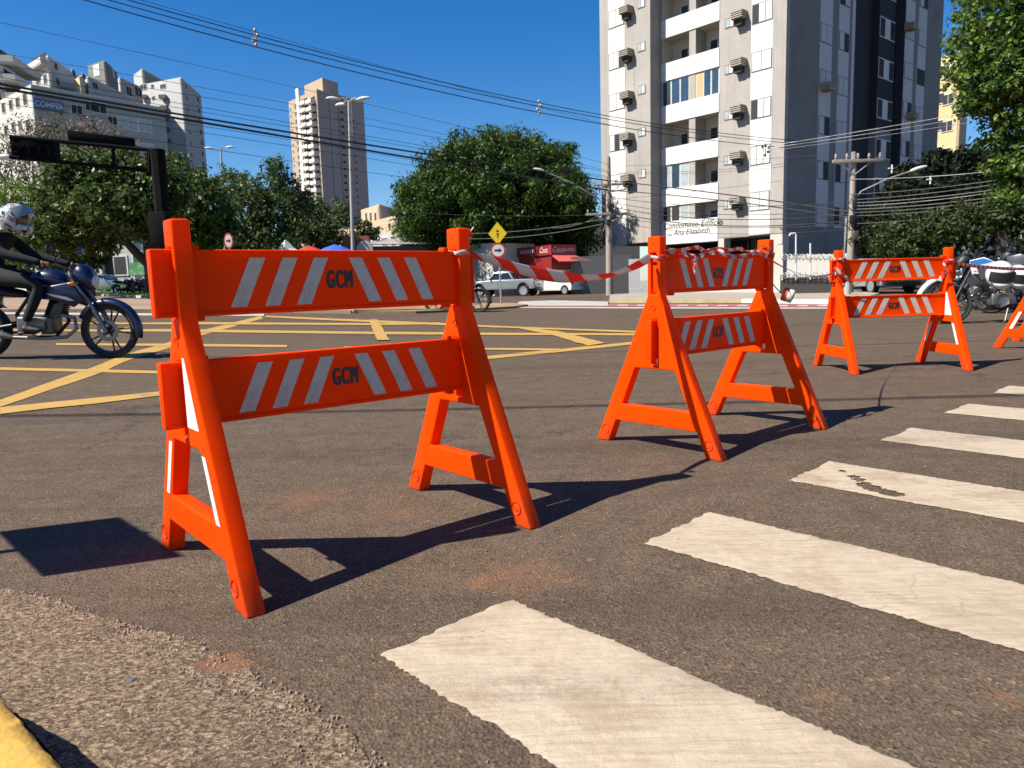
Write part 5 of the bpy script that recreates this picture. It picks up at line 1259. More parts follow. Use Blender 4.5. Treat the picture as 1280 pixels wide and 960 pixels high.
far_building('small pale building with square windows left of the right grey tower', [(146, 200), (152, 196), (178, 206)], 98, (M_F3, M_TANS, M_F2), [(1, .35, 113, 2.6, 2.6, 4, 4.2, M_OPEN), (1, .8, 114, 3.6, 2.6, 4, 4.2, M_OPEN)])
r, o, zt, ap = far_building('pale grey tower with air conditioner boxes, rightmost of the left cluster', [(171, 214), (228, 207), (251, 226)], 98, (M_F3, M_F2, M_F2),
   [(0, .17, 108, 2.6, 1.7, 1, 3, M_OPEN), (0, .37, 107, 1.0, 1.0, 2, 3.1, M_OPEN), (0, .60, 107, 2.2, 1.2, 1, 3, M_OPEN), (1, .2, 108, 1.0, 1.2, 9, 3.0, M_OPEN), (1, .8, 124, 2.0, 1.6, 8, 3.0, M_OPEN)])
M_ACF = mat('far_ac_box', (0.120, 0.120, 0.112), .8, .2)
for (u, y0, n) in ((.175, 121, 2), (.60, 121, 7)):
    a, b = Vector(ap[0]), Vector(ap[1]); c = a+(b-a)*u; Yc = c.y+o.y; z0 = A(640+(c.x+o.x)/Yc*FPX, y0, Yc).z
    me = MB().box((0, -.6, 0), (1.9, 1.3, 1.0)).mesh('air_conditioner')
    for k in range(n): x = link('air_conditioner', me, M_ACF, r); x.location = (c.x, c.y, z0-2.9*k)
far_building('grey roof house on top of the pale grey tower', [(168, 222), (180, 216), (212, 232)], 87, (M_F2, M_F5, M_F5), (), 'roof_house', zbase=20)
far_building('cream block lit by the sun between the two roof houses', [(93, 170), (103, 166), (110, 172)], 96, (mat('cream_wall', (0.538, 0.411, 0.209), .9, .05), M_F2, M_F2), ())
# beige tower
r, o, zt, ap = far_building('tall beige apartment tower with white balconies standing alone behind the trees', [(361, 338), (397, 318), (422, 331)], 112, (M_TAN, M_TANS, M_TANS),
   [(0, .25, 133, 2.2, 1.9, 24, 3.0, M_GREYM), (0, .06, 136, 1.0, 1.2, 24, 3.0, M_GREYM)])
balconies(r, o, ap, 0, .45, .68, 131, 26, 3.0, M_WW, 1.6, 1.3); balconies(r, o, ap, 0, .76, .94, 129, 26, 3.0, M_WW, 2.2, 1.3)
a, b = Vector(ap[0]), Vector(ap[1]); d = (b-a).normalized(); ang = math.atan2(d.y, d.x)
x = MB().box((0, -.25, 0), (2.6, .5, zt+4)).build('white_pilaster', M_WW, r); x.location = (*(a+(b-a)*.36), (zt+4)/2); x.rotation_euler = (0, 0, ang)
a, b = Vector(ap[1]), Vector(ap[2]); 
x = MB().box((0, -.2, 0), (1.2, .4, zt)).build('pale_line', mat('pale_line', (0.373, 0.351, 0.336), .9, .05), r); x.location = (*(a+(b-a)*.62), zt/2); x.rotation_euler = (0, 0, math.atan2((b-a).y, (b-a).x))
far_building('raised middle shaft of the beige tower with a plain top', [(381, 342), (404, 330), (423, 339)], 98, (M_TAN, M_TANS, M_TANS), (), 'tower_shaft')
r, o, zt, ap = far_building('rear wing of the beige tower with a column of small dark windows', [(421, 334), (423, 332.5), (455, 346)], 119, (M_TAN, M_TANS, M_TANS), [(1, .12, 131, 2.2, 1.4, 26, 3.0, M_OPEN), (1, .55, 150, 1.0, 1.0, 22, 3.0, M_OPEN)], 'tower_wing')
a, b = Vector(ap[1]), Vector(ap[2])
x = MB().box((0, -.2, 0), (3.0, .6, 16)).build('white_panel', M_WW, r); x.location = (*(a+(b-a)*.40), zt-8); x.rotation_euler = (0, 0, math.atan2((b-a).y, (b-a).x))
# tan low building
far_building('low tan building with a white base between the lamp post and the mango tree', [(420, 128), (497, 104), (540, 118)], 272, (mat('tan_sunlit', (0.448, 0.336, 0.217), .9, .05, .2), M_TANS, M_TANS), [(0, .62, 284, 1.3, 1.4, 1, 3, M_GREYM), (0, .9, 282, .8, .8, 1, 3, M_GREYM)])  # lighter tan on the sunlit face, shade-toned tan on the others
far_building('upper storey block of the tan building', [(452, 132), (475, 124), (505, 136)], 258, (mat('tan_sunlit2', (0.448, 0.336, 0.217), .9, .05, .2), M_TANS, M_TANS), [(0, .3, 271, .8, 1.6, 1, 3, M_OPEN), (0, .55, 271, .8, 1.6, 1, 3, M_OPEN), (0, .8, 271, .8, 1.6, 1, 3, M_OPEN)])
far_building('white garden wall with arched openings below the tan building', [(430, 96), (500, 90), (530, 96)], 295, (M_F1, M_F1, M_F1), [(0, .75, 302, .8, 1.0, 1, 3, M_OPEN), (0, .9, 300, .8, 1.0, 1, 3, M_OPEN)], 'garden_wall', cat='wall')
far_building('tall yellow building seen between the dark apartment wall and the right tree', [(1150, 97), (1203, 92), (1212, 110)], 66, (mat('yellow_render', (0.493, 0.389, 0.202), .9, .05, .2), M_TAN, M_TAN), [(0, .72, 90, 1.5, 1.3, 8, 3.2, M_OPEN), (0, .5, 90, 1.5, 1.3, 8, 3.2, M_OPEN)])
# shed, garage, dark wall, kiosk
def pbox(name, label, cat, pts, y0, y1, mt_, thick=.25, zb=None, parent=None, kind=None):
    a, b = [A(px, 360, Y) for px, Y in pts]; zt = A(pts[0][0], y0, pts[0][1]).z; zb_ = terrain(a.x, a.y)-.1 if zb is None and y1 is None else (A(pts[0][0], y1, pts[0][1]).z if y1 else zb)
    d = (b-a); L = math.hypot(d.x, d.y); ang = math.atan2(d.y, d.x); o = MB().box((L/2, thick/2, 0), (L, thick, zt-zb_)).build(name, mt_, parent)
    o.location = (a.x, a.y, (zt+zb_)/2); o.rotation_euler = (0, 0, ang)
    if label: tag(o, label, cat)
    return o
def part_on(par, name, cx, cz, w_, h, mt_, dy=-.02, th=.04, bevel=0):
    o = MB().box((cx, dy, cz), (w_, th, h)).build(name, mt_, par, bevel=bevel); return o
sh = pbox('shed_wall', 'plain grey shed gable in shade left of the garage', 'shed', ((516, 62), (585, 58)), 296, None, M_F2, 6)
rf = empty('shed', A(452, 360, 52)*1, 0, 1, 'low shed with a long pale corrugated roof behind the nearest barricade', 'shed'); rf.location.z = 0
a = A(452, 306, 52)-rf.location; b = A(570, 304, 55)-rf.location; c2 = A(560, 294, 62)-rf.location; d2 = A(475, 300, 60)-rf.location
q = MB(); n = 40
for i in range(n+1):
    t = i/n; p, p2 = a.lerp(b, t), d2.lerp(c2, t); dz = .05*(i % 2); q.v += [(p.x, p.y, p.z+dz), (p2.x, p2.y, p2.z+dz)]
q.f = [(2*i, 2*i+2, 2*i+3, 2*i+1) for i in range(n)]
o = q.build('roof', mat('pale_corrugated_roof', (0.373, 0.344, 0.299), .8, .15, .5), rf); s_ = o.modifiers.new('s', 'SOLIDIFY'); s_.thickness = .06
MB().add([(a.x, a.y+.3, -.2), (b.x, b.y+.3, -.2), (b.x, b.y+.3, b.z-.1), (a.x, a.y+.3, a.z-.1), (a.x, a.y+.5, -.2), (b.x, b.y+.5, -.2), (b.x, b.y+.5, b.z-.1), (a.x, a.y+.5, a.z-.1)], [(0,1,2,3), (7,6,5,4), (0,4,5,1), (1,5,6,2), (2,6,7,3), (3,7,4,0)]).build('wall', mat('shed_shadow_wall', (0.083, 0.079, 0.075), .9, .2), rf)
q = MB().lathe([(.0, -.12), (.55, -.12), (.6, 0), (.55, .12), (.0, .12)], axis='Y', n=20).build('round_vent', M_F2, rf); q.location = A(456, 312, 51.4)-rf.location
MB().box(tuple(A(446, 310, 51.8)-rf.location), (1.8, .3, 1.6)).build('red_gable', mat('red_brown', (0.224, 0.075, 0.045), .9, .1), rf)
gw = pbox('garage', 'white walled garage with a grey roller shutter behind the nearest barricade mast', 'garage', ((560, 56), (618, 52)), 309, None, M_F1, 4)
zt = (A(560, 309, 56).z+.1)/2
L = (A(618, 360, 52)-A(560, 360, 56)).length
sp2 = part_on(gw, 'roller_shutter', L*.66, -.1, 1.9, zt*2-.5, mat('shutter_grey', (0.299, 0.306, 0.314), .5, .08), -.03, .06)
q = MB()
for k in range(22): q.box((L*.66, -.075, -zt+.35+k*.12), (1.86, .03, .05))
q.build('slat', mat('shutter_slat', (0.254, 0.261, 0.269), .5, .08), sp2, kind='stuff')
pbox('boundary_wall', 'dark green grey wall behind the red kiosk awning', 'wall', ((640, 66), (800, 66)), 275, None, mat('dark_green_grey_wall', (.075, .085, .09), .9, .15, .3), .4)
kr = empty('kiosk', A(690, 360, 50)*1, 0, 1, 'red snack kiosk with white lettering and a red awning under the mango tree', 'kiosk'); kr.location.z = 0
K = kr.location
def krel(px, py, Y): p = A(px, py, Y)-K; return p
M_KR = mat('kiosk_red', (.20, .008, .010), .55, .06, 1)  # red darkened to carry the mango tree's shade
def kface(name, p, q_, y_t, zb, mt_, th=.15, par=kr):
    a, b = A(p[0], 360, p[1])-K, A(q_[0], 360, q_[1])-K; zt = A(690, y_t, 50).z; d = b-a; L = math.hypot(d.x, d.y)
    o = MB().box((L/2, th/2, 0), (L, th, zt-zb)).build(name, mt_, par); o.location = (a.x, a.y, (zt+zb)/2); o.rotation_euler = (0, 0, math.atan2(d.y, d.x)); return o, L, zt-zb
w1, L1, h1 = kface('left_wall', (636, 55), (690, 50), 318, 0, M_KR); w2, L2, h2 = kface('front_wall', (690, 50), (720, 51), 318, 0, M_KR)
f1, _, fh = kface('fascia', (634, 54.8), (690, 49.8), 306, A(690, 318.5, 50).z, M_KR, .3); f2, _, _ = kface('fascia', (690, 49.8), (721, 50.9), 306, A(690, 318.5, 50).z, mat('kiosk_red_front', (.26, .02, .02), .5, .05), .3)
M_LT = mat('kiosk_lettering', (0.464, 0.433, 0.433), .5, .05)
def ktext(s, par, x, z, size, sx=1, it=0, off=-.012):
    me = text_mesh(s, size, sx, .004, .006, it); me.transform(Matrix.Rotation(PI/2, 4, 'X')); t = link('lettering', me, M_LT, par); t.location = (x, off, z)
ktext('Coca', f1, L1*.14, 0, .50, .9, .3); ktext('SANDUICHES', f1, L1*.50, 0, .36, .9); ktext('Coca', f1, L1*.85, 0, .52, .9, .3)
ktext('Coca', f2, L2*.27, 0, .50, .9, .3); ktext('SALADOS', f2, L2*.73, 0, .28, .8)
MB().box((L1*.16, -.03, .2), (L1*.28, .05, .9)).build('serving_hatch', M_GREYM, w1)
MB().add([(L1*.93+x, -.02, z) for x, z in ((-.16, -1), (.16, -1), (.16, -.3), (.05, .25), (.05, .45), (-.05, .45), (-.05, .25), (-.16, -.3))]+[(L1*.93+x, -.04, z) for x, z in ((-.16, -1), (.16, -1), (.16, -.3), (.05, .25), (.05, .45), (-.05, .45), (-.05, .25), (-.16, -.3))], [tuple(range(8)), tuple(range(15, 7, -1))]+[((i+1) % 8, i, 8+i, 8+(i+1) % 8) for i in range(8)]).build('painted_bottle', mat('bottle_print', (0.261, 0.314, 0.389), .5, .05), w1)
for k in range(5): MB().box((L1*.72, -.02, .15-k*.16), (.9-.1*(k % 2), .02, .05)).build('menu_line', M_LT, w1)
for k in range(3): MB().box((L2*.5, -.02, .25-k*.35), (1.1-.2*(k % 2), .02, .10)).build('menu_line', M_LT, w2)
a, b, c3, d3 = krel(690, 319, 49.7), krel(718, 319, 50.7), krel(742, 326, 49.6), krel(700, 326.5, 47.8)
q = MB(); q.add([tuple(v) for v in (a, b, c3, d3)]+[(v.x, v.y, v.z-.06) for v in (a, b, c3, d3)], [(0,1,2,3), (7,6,5,4), (0,4,5,1), (1,5,6,2), (2,6,7,3), (3,7,4,0)]); q.build('awning', mat('awning_red', (0.448, 0.075, 0.068), .7, .08), kr)
# grey slatted fence and white gate right of the kiosk, each paling a part
def paling(label, p, q_, y_t, n, mt_, w_=.07, name='metal_fence', rails=(.15, .85), zb=0, mat2=None):
    a, b = A(p[0], 360, p[1]), A(q_[0], 360, q_[1]); zt = A(p[0], y_t, p[1]).z-zb; d = b-a; L = math.hypot(d.x, d.y)
    r = empty(name, (a.x, a.y, zb), math.atan2(d.y, d.x), 1, label, 'fence'); me = MB().box((0, 0, zt/2), (w_, .03, zt)).mesh('paling'); me.materials.append(mt_)
    for i in range(n): o = link('paling', me, None, r); o.location = (L*(i+.5)/n, 0, 0)
    for f in rails: MB().box((L/2, .035, zt*f), (L, .03, .06)).build('rail', mat2 or mt_, r)
    return r
paling('grey slatted fence between the red kiosk and the first utility pole', (714, 49), (789, 48), 321, 34, M_GREYM, .09)
paling('pale steel gate left of the middle barricade mast', (786, 45), (813, 44.5), 324, 26, M_SIGW, .028)
pbox('boundary_wall', 'low dark hedge wall under the slatted fence', 'wall', ((712, 50.5), (790, 49.5)), 346, None, M_ACD, .3)
# perimeter wall in front of the dark apartment wall
pbox('boundary_wall', 'dark brown perimeter wall behind the middle barricade tape roll', 'wall', ((975, 29.0), (1066, 27.9)), 347, None, mat('dark_brown_wall', (.032, .026, .024), .7, .2, 1, dirt=(.055, .05, .048), ds=.7), .25)
pbox('boundary_wall', 'beige low front wall seen under the boards of the middle barricade', 'wall', ((845, 40), (975, 31.5)), 348, None, M_BEI, .2)
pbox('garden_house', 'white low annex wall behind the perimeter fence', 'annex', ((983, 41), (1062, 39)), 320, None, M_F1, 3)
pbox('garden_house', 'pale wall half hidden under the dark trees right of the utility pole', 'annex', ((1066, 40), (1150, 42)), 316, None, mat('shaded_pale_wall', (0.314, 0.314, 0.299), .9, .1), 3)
fe = empty('perimeter_fence', A(978, 360, 28.6)*1, 0, 1, 'steel posts with curled razor wire on the dark brown perimeter wall', 'fence'); fe.location.z = 0; FO = fe.location
for i, (px, yt, hook) in enumerate(((978, 306, 1), (995, 293, 1), (1013, 304, 0), (1037, 320, 0))):
    Y = 28.95-(px-975)*.012; b_, t_ = A(px, 350, Y)-FO, A(px, yt, Y)-FO
    pts = [b_, t_]+([t_+Vector((-.03, 0, .05)), t_+Vector((-.22, 0, .03)), t_+Vector((-.25, 0, -.05))] if hook else [])
    MB().tube(pts, .035, 8).build('post', M_SIGW, fe, 60)
for yy, rr in ((323, .012), (343.5, .012)):
    MB().tube([A(975, yy, 28.9)-FO, A(1060, yy+.3, 27.9)-FO], rr, 6).build('wire', M_GALV, fe)
q = MB(); pts = []
for base in (321.5, 344.5):
    pts = []
    for i in range(260):
        t = i/259; p = A(977+83*t, base, 28.9-t)-FO; a_ = i*.95; pts.append(p+Vector((.05*math.sin(a_*1.3), .12*math.cos(a_), .12*math.sin(a_))))
    q.tube(pts, .010, 4)
q.build('razor_wire', M_GALV, fe, kind='stuff')
hy = tag(MB().lathe([(.0, .62), (.07, .60), (.09, .5), (.06, .47), (.09, .44), (.09, .1), (.13, .08), (.13, 0)], n=16).box((.0, 0, .40), (.30, .10, .10)).build('bollard', M_CONC), 'small pale concrete stump beside the left mast of the farther barricade', 'bollard')
p = onroad(1059, 368, 25); hy.location = (p.x, p.y, .0); hy.scale = (1.3, 1.3, 1.3)
# umbrellas and tent
def umbrella(px, py, Y, r_, mt_, label):
    p = A(px, py, Y); g0 = terrain(p.x, p.y); u = empty('parasol', (p.x, p.y, g0), 0, 1, label, 'parasol'); z = p.z-g0
    MB().tube([(0, 0, 0), (0, 0, z)], .03, 8).build('pole', M_GALV, u)
    MB().lathe([(.0, z), (r_*.35, z-.16), (r_*.75, z-.45), (r_, z-.72), (r_, z-.90)], n=8).build('canopy', mt_, u)
umbrella(386, 307, 36, 1.35, mat('red_canvas', (0.448, 0.023, 0.015), .8, .1), 'red parasol top peeking over the board of the nearest barricade')
umbrella(418, 305.5, 36, 1.5, mat('blue_canvas', (0.015, 0.090, 0.464), .8, .1), 'blue parasol top peeking over the board of the nearest barricade')
tn = A(357, 300, 44); tt = empty('tent', (tn.x, tn.y, terrain(tn.x, tn.y)), 0, 1, 'white pointed tent top left of the red parasol', 'tent'); z = tn.z-tt.location.z
MB().lathe([(.05, z), (.5, z-.5), (1.4, z-1.0), (1.4, z-1.2)], n=4).build('canopy', M_WW, tt)
for k in range(4): a_ = 2*PI*k/4; MB().tube([(1.38*math.cos(a_), 1.38*math.sin(a_), 0), (1.38*math.cos(a_), 1.38*math.sin(a_), z-1.1)], .03, 6).build('leg', M_GALV, tt)
# storefronts under the left trees
far_building('street front with dark openings half hidden behind the left trees', [(40, 84), (230, 80), (250, 90)], 305, (M_F2, M_F2, M_F2), [(0, .55, 332, 3.5, 2.2, 1, 3, M_OPEN), (0, .75, 330, 3.0, 3.0, 1, 3, M_GLB), (0, .35, 330, 3.0, 3.0, 1, 3, M_OPEN), (0, .15, 330, 3.0, 3.0, 1, 3, M_OPEN)], 'shop_front')
o = pbox('advertising_panel', 'green and white advertising panel seen between the trunks on the left', 'panel', ((164, 60), (182, 60)), 328, 344, mat('green_panel', (0.090, 0.314, 0.090), .6, .5, .8, dirt=(.7, .7, .65), ds=1.1), .1)

# ============================================================ TREES
def m_leaf(name, c, hi, tr=.35, rough=.5, spec=.22):
    q = N(name); g = q.n('NewGeometry'); cc = q.ramp(g.outputs['Random Per Island'], [(0, tuple(x*.55 for x in c)), (.55, c), (.93, hi), (1, tuple(min(1, x*1.25) for x in hi))])
    q.col(cc); q.b.inputs['Roughness'].default_value = rough; q.b.inputs['Specular IOR Level'].default_value = spec
    t = q.n('BsdfTranslucent'); q.l(q.mix(.5, cc, hi), t.inputs[0]); mx = q.n('MixShader', _Fac=tr); q.l(q.b.outputs[0], mx.inputs[1]); q.l(t.outputs[0], mx.inputs[2]); q.l(mx.outputs[0], q.t.nodes['Material Output'].inputs[0]); return q.m
M_BARK = mat('dark_bark', (.030, .023, .018), .95, .35, 5, .8, 20)
def leaf_mesh(rng, centres, per, rad, size, asp=.45, up=.35, droop=0):
    C_ = np.repeat(centres, per, 0); n = len(C_)
    off = rng.normal(size=(n, 3)); off /= np.linalg.norm(off, axis=1)[:, None]+1e-9; R_ = rng.random(n)**.45; rr = np.repeat(rad, per) if hasattr(rad, '__len__') else rad
    P = C_+off*(R_*rr)[:, None]*np.array([1, 1, .8])
    nrm = off*.9+rng.normal(size=(n, 3))*.55+np.array([0, 0, up]); nrm /= np.linalg.norm(nrm, axis=1)[:, None]
    a = rng.normal(size=(n, 3))+np.array([0, 0, -droop]); a -= nrm*(a*nrm).sum(1)[:, None]; a /= np.linalg.norm(a, axis=1)[:, None]; b = np.cross(nrm, a)
    s = size*(.65+.7*rng.random(n))[:, None]
    V = np.stack([P-a*s, P+b*s*asp-nrm*s*.10, P+a*s, P-b*s*asp-nrm*s*.10], 1).reshape(-1, 3)
    me = bpy.data.meshes.new('crown'); me.vertices.add(4*n); me.vertices.foreach_set('co', V.astype('f').ravel()); me.loops.add(4*n); me.loops.foreach_set('vertex_index', np.arange(4*n, dtype='i'))
    me.polygons.add(n); me.polygons.foreach_set('loop_start', np.arange(0, 4*n, 4, dtype='i')); me.update(); me.validate(); return me
def clumps(rng, blobs, dens, shell=.55):
    out = []; rad = []
    for (x, y, z, rx, ry, rz) in blobs:
        k = int(dens*(rx*ry+rx*rz+ry*rz)/3*4)
        d = rng.normal(size=(k, 3)); d /= np.linalg.norm(d, axis=1)[:, None]; r = shell+(1-shell)*rng.random(k)
        bumps = 1+.16*np.sin(d[:, 0]*5+x)*np.cos(d[:, 2]*6+z)+.10*np.sin(d[:, 1]*9+y)
        out.append(np.array([x, y, z])+d*(r*bumps)[:, None]*np.array([rx, ry, rz])); 
    return np.concatenate(out)
def tree(label, base, blobs, leafm, size, per=22, dens=7, crad=.45, trunk=None, seed=1, asp=.45, name='tree', droop=0, shell=.55, cat='tree', group=None, up=.35, inner=0):
    """blobs relative to base; trunk: list of (points, radii)"""
    rng = np.random.default_rng(seed); t = empty(name, base, 0, 1, label, cat, group)
    C_ = clumps(rng, blobs, dens, shell); me = leaf_mesh(rng, C_, per, crad*(.6+.8*rng.random(len(C_))), size, asp, up, droop)
    link('crown', me, leafm, t)
    if trunk is None:
        h = min(b[2]-b[5]*.2 for b in blobs); trunk = [([(0, 0, -.2), (.05, 0, h*.5), (0, .1, h)], [.32, .24, .2])]
        for b in blobs[:9]: trunk.append(([(0, .1, h*.8), (b[0]*.5, b[1]*.5, (h*.8+b[2])*.55), (b[0], b[1], b[2])], [.14, .10, .03]))
    q = MB()
    for pts, rs in trunk: q.tube(pts, rs, 8)
    q.build('trunk', M_BARK, t, 60); return t
def pblobs(base, items, ry=None):
    """items (px, py, Y, rx_px, rz_px, depth m) -> blobs relative to base"""
    out = []
    for (px, py, Y, rx, rz, ry_) in items:
        p = A(px, py, Y)-Vector(base); s = Y/FPX; out.append((p.x, p.y, p.z, rx*s, ry_, rz*s))
    return out
L_MANGO = m_leaf('mango_leaf', (.020, .050, .006), (.075, .135, .012), .20, .5)
L_DK = m_leaf('dark_broad_leaf', (.026, .052, .011), (.14, .20, .05), .25, .45)
L_MID = m_leaf('dusty_green_leaf', (.036, .062, .018), (.13, .18, .06), .3, .55)
L_FRG = m_leaf('glossy_near_leaf', (.050, .095, .014), (.16, .235, .04), .35, .5, .3)
L_PINK = m_leaf('pink_blossom', (.25, .12, .17), (.42, .25, .31), .35, .8, .1)
L_LIME = m_leaf('feathery_lime_leaf', (.085, .14, .022), (.20, .27, .05), .4, .6)
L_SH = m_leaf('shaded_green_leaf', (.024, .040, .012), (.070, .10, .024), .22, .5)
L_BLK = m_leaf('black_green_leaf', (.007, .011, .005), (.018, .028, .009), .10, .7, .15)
# the big mango tree
Yt = 57; bs = A(628, 360, Yt); bs.z = 0
it = [(622, 200, 57, 50, 34, 4.2), (562, 214, 56, 42, 38, 4), (680, 214, 56, 38, 38, 4), (530, 262, 55, 34, 42, 3.5), (585, 262, 53.5, 48, 52, 3.2), (640, 250, 53.5, 50, 58, 3.2), (700, 250, 55, 42, 45, 3.5),
      (715, 283, 56, 32, 34, 3), (655, 206, 58, 56, 32, 4), (594, 206, 55, 40, 32, 3.5), (518, 287, 56, 18, 22, 2), (600, 300, 56, 60, 26, 3), (655, 300, 57, 60, 26, 3), (560, 302, 56, 44, 20, 3), (708, 298, 57, 34, 24, 3), (620, 250, 57, 70, 50, 3), (590, 235, 57.5, 60, 48, 3), (670, 245, 57.5, 60, 48, 3)]
tree('huge round dark green mango tree in the middle of the photo', bs, pblobs(bs, it), L_MANGO, .155, 150, 2.5, .88, [([(0, 0, -.2), (.1, 0, 1.8), (.0, 0, 3.2)], [.6, .5, .45]), ([(0, 0, 3), (-2, 0, 5), (-3.5, 0, 7.5)], [.3, .25, .1]), ([(0, 0, 3), (2, 0, 5), (3.5, 0, 7.5)], [.3, .25, .1]), ([(0, 0, 3), (.3, 1, 6), (.2, .5, 9.5)], [.3, .25, .1])], 3, .32, 'mango_tree', .8)
# trees on the left median
Yt = 36; bs = A(196, 362, Yt); bs.z = terrain(bs.x, bs.y)
def rel(px, py, Y): return tuple(A(px, py, Y)-bs)
it = [(118, 222, 36, 44, 34, 2.2), (165, 215, 36, 36, 32, 2.2), (85, 250, 35, 38, 38, 2), (135, 262, 34.5, 44, 34, 2), (180, 255, 35, 30, 44, 2), (70, 290, 36, 34, 26, 2), (110, 298, 36.5, 40, 20, 2), (205, 232, 36, 26, 34, 2), (165, 280, 35.5, 30, 18, 1.8), (98, 214, 36, 30, 26, 2)]
tree('dark broad leaved tree with a leaning forked trunk on the left median', bs, pblobs(bs, it), L_DK, .13, 24, 11, .42,
     [([rel(194, 366, 36), rel(192, 335, 36), rel(188, 300, 36), rel(182, 262, 36), rel(176, 230, 36)], [.50, .42, .36, .25, .1]), ([rel(190, 334, 36), rel(172, 318, 35.8), rel(152, 296, 35.6), rel(128, 268, 35.4), rel(100, 245, 35)], [.24, .20, .17, .12, .05]), ([rel(186, 290, 36), rel(160, 262, 36), rel(140, 232, 36)], [.2, .14, .06])], 5, .5, shell=.5)
bs = A(40, 362, 44); bs.z = terrain(bs.x, bs.y)
tree('bright feathery green tree above the motorcyclist at the left edge', bs, pblobs(bs, [(25, 250, 44, 40, 26, 2.5), (60, 268, 44, 30, 24, 2), (5, 275, 44, 40, 24, 2), (40, 300, 44, 40, 28, 2), (78, 310, 45, 34, 26, 2), (0, 315, 45, 40, 24, 2)]), L_LIME, .10, 26, 11, .45, None, 6, .35)
bs = A(92, 362, 40); bs.z = terrain(bs.x, bs.y)
tree('slim dark trunked tree in the shade behind the motorcycle', bs, pblobs(bs, [(92, 300, 40, 30, 26, 1.8), (62, 322, 41, 30, 20, 1.8), (110, 318, 42, 24, 18, 1.6)]), L_SH, .13, 24, 9, .42, [([(0, 0, -.2), (.05, 0, 1.5), (-.1, 0, 3.4)], [.2, .16, .1]), ([(.9, .2, -.2), (.9, .2, 1.8), (.7, .2, 3.4)], [.14, .12, .06])], 8, .5)
bs = A(236, 362, 43); bs.z = terrain(bs.x, bs.y)
tree('dense green tree right behind the signal gantry post', bs, pblobs(bs, [(232, 232, 43, 32, 30, 2.2), (252, 255, 42, 34, 34, 2.2), (224, 268, 43, 30, 34, 2), (262, 285, 43, 36, 24, 2), (232, 300, 43, 36, 16, 2), (214, 215, 44, 20, 20, 1.8)]), L_DK, .14, 24, 10, .45, None, 9, .5)
bs = A(320, 362, 50); bs.z = terrain(bs.x, bs.y)
it = [(285, 232, 52, 30, 24, 2), (318, 240, 50, 40, 26, 2.5), (350, 225, 50, 22, 16, 1.5), (300, 268, 49, 44, 30, 2.5), (345, 268, 50, 40, 30, 2.5), (330, 296, 49, 56, 16, 2), (375, 250, 51, 24, 22, 1.8), (347, 206, 50, 14, 10, 1)]
tree('loose dusty green tree left of the beige tower', bs, pblobs(bs, it), L_MID, .14, 20, 7.5, .50, None, 12, .42, shell=.35)
bs = A(402, 362, 56); bs.z = terrain(bs.x, bs.y)
it = [(385, 262, 56, 24, 22, 2), (400, 282, 55, 34, 20, 2.2), (425, 268, 57, 18, 20, 1.6), (370, 288, 55, 26, 18, 2), (415, 296, 56, 30, 12, 2), (360, 248, 57, 18, 12, 1.5)]
tree('sparse dusty green tree in front of the foot of the beige tower', bs, pblobs(bs, it), L_MID, .15, 18, 6, .55, None, 13, .42, shell=.3)
bs = A(456, 362, 70); bs.z = 0
tree('small round tree in front of the tan building', bs, pblobs(bs, [(456, 287, 70, 13, 12, 1.2), (450, 296, 70, 14, 8, 1.2), (468, 292, 70, 8, 9, 1)]), L_SH, .14, 20, 9, .4, None, 14, .5)
bs = A(268, 362, 90); bs.z = .5
tree('background trees closing the gap behind the left median', bs, pblobs(bs, [(150, 318, 90, 60, 18, 4), (240, 312, 88, 60, 24, 4), (300, 312, 90, 60, 22, 4), (370, 312, 90, 50, 18, 4), (40, 322, 90, 70, 22, 4)]), L_SH, .30, 20, 2.2, .9, None, 15, .5)
# pink trumpet trees
for (cx, items, sd, lb) in ((75, [(60, 160, 78, 50, 22, 4), (100, 162, 78, 40, 20, 3.5), (28, 178, 77, 30, 22, 3), (75, 188, 76, 50, 20, 3)], 21, 'pink flowering tree in front of the long block with the blue sign'),
                            (135, [(128, 168, 82, 34, 16, 3), (150, 182, 82, 26, 16, 3), (118, 188, 82, 36, 18, 3)], 22, 'pink flowering tree behind the gantry name board'),
                            (15, [(15, 205, 70, 34, 24, 3), (50, 215, 70, 30, 20, 3), (-10, 190, 70, 30, 30, 3)], 23, 'sparse pink flowering tree at the left edge below the signal box')):
    bs = A(cx, 362, 80); bs.z = 1
    t = tree(lb, bs, pblobs(bs, items), L_PINK, .11, 7, 1.9, .5, None, sd, .6, 'flowering_tree', shell=.2, group='pink flowering trees')
    rng = np.random.default_rng(sd); C_ = clumps(rng, pblobs(bs, items), 1.3, .2); link('foliage', leaf_mesh(rng, C_, 9, .7, .15, .5), L_MID, t)
    q = MB(); random.seed(sd)
    for b in pblobs(bs, items):
        for k in range(14): 
            d_ = Vector((random.gauss(0, 1), random.gauss(0, 1), abs(random.gauss(0, 1)))).normalized(); q.tube([(b[0]*.8, b[1]*.8, b[2]-b[5]*1.2), (b[0]+d_.x*b[3]*.9, b[1]+d_.y*b[4]*.9, b[2]+d_.z*b[5]*.9)], [.06, .02], 4)
    q.build('twig', mat('pale_twig', (0.165, 0.142, 0.127), .9, .2), t, kind='stuff')
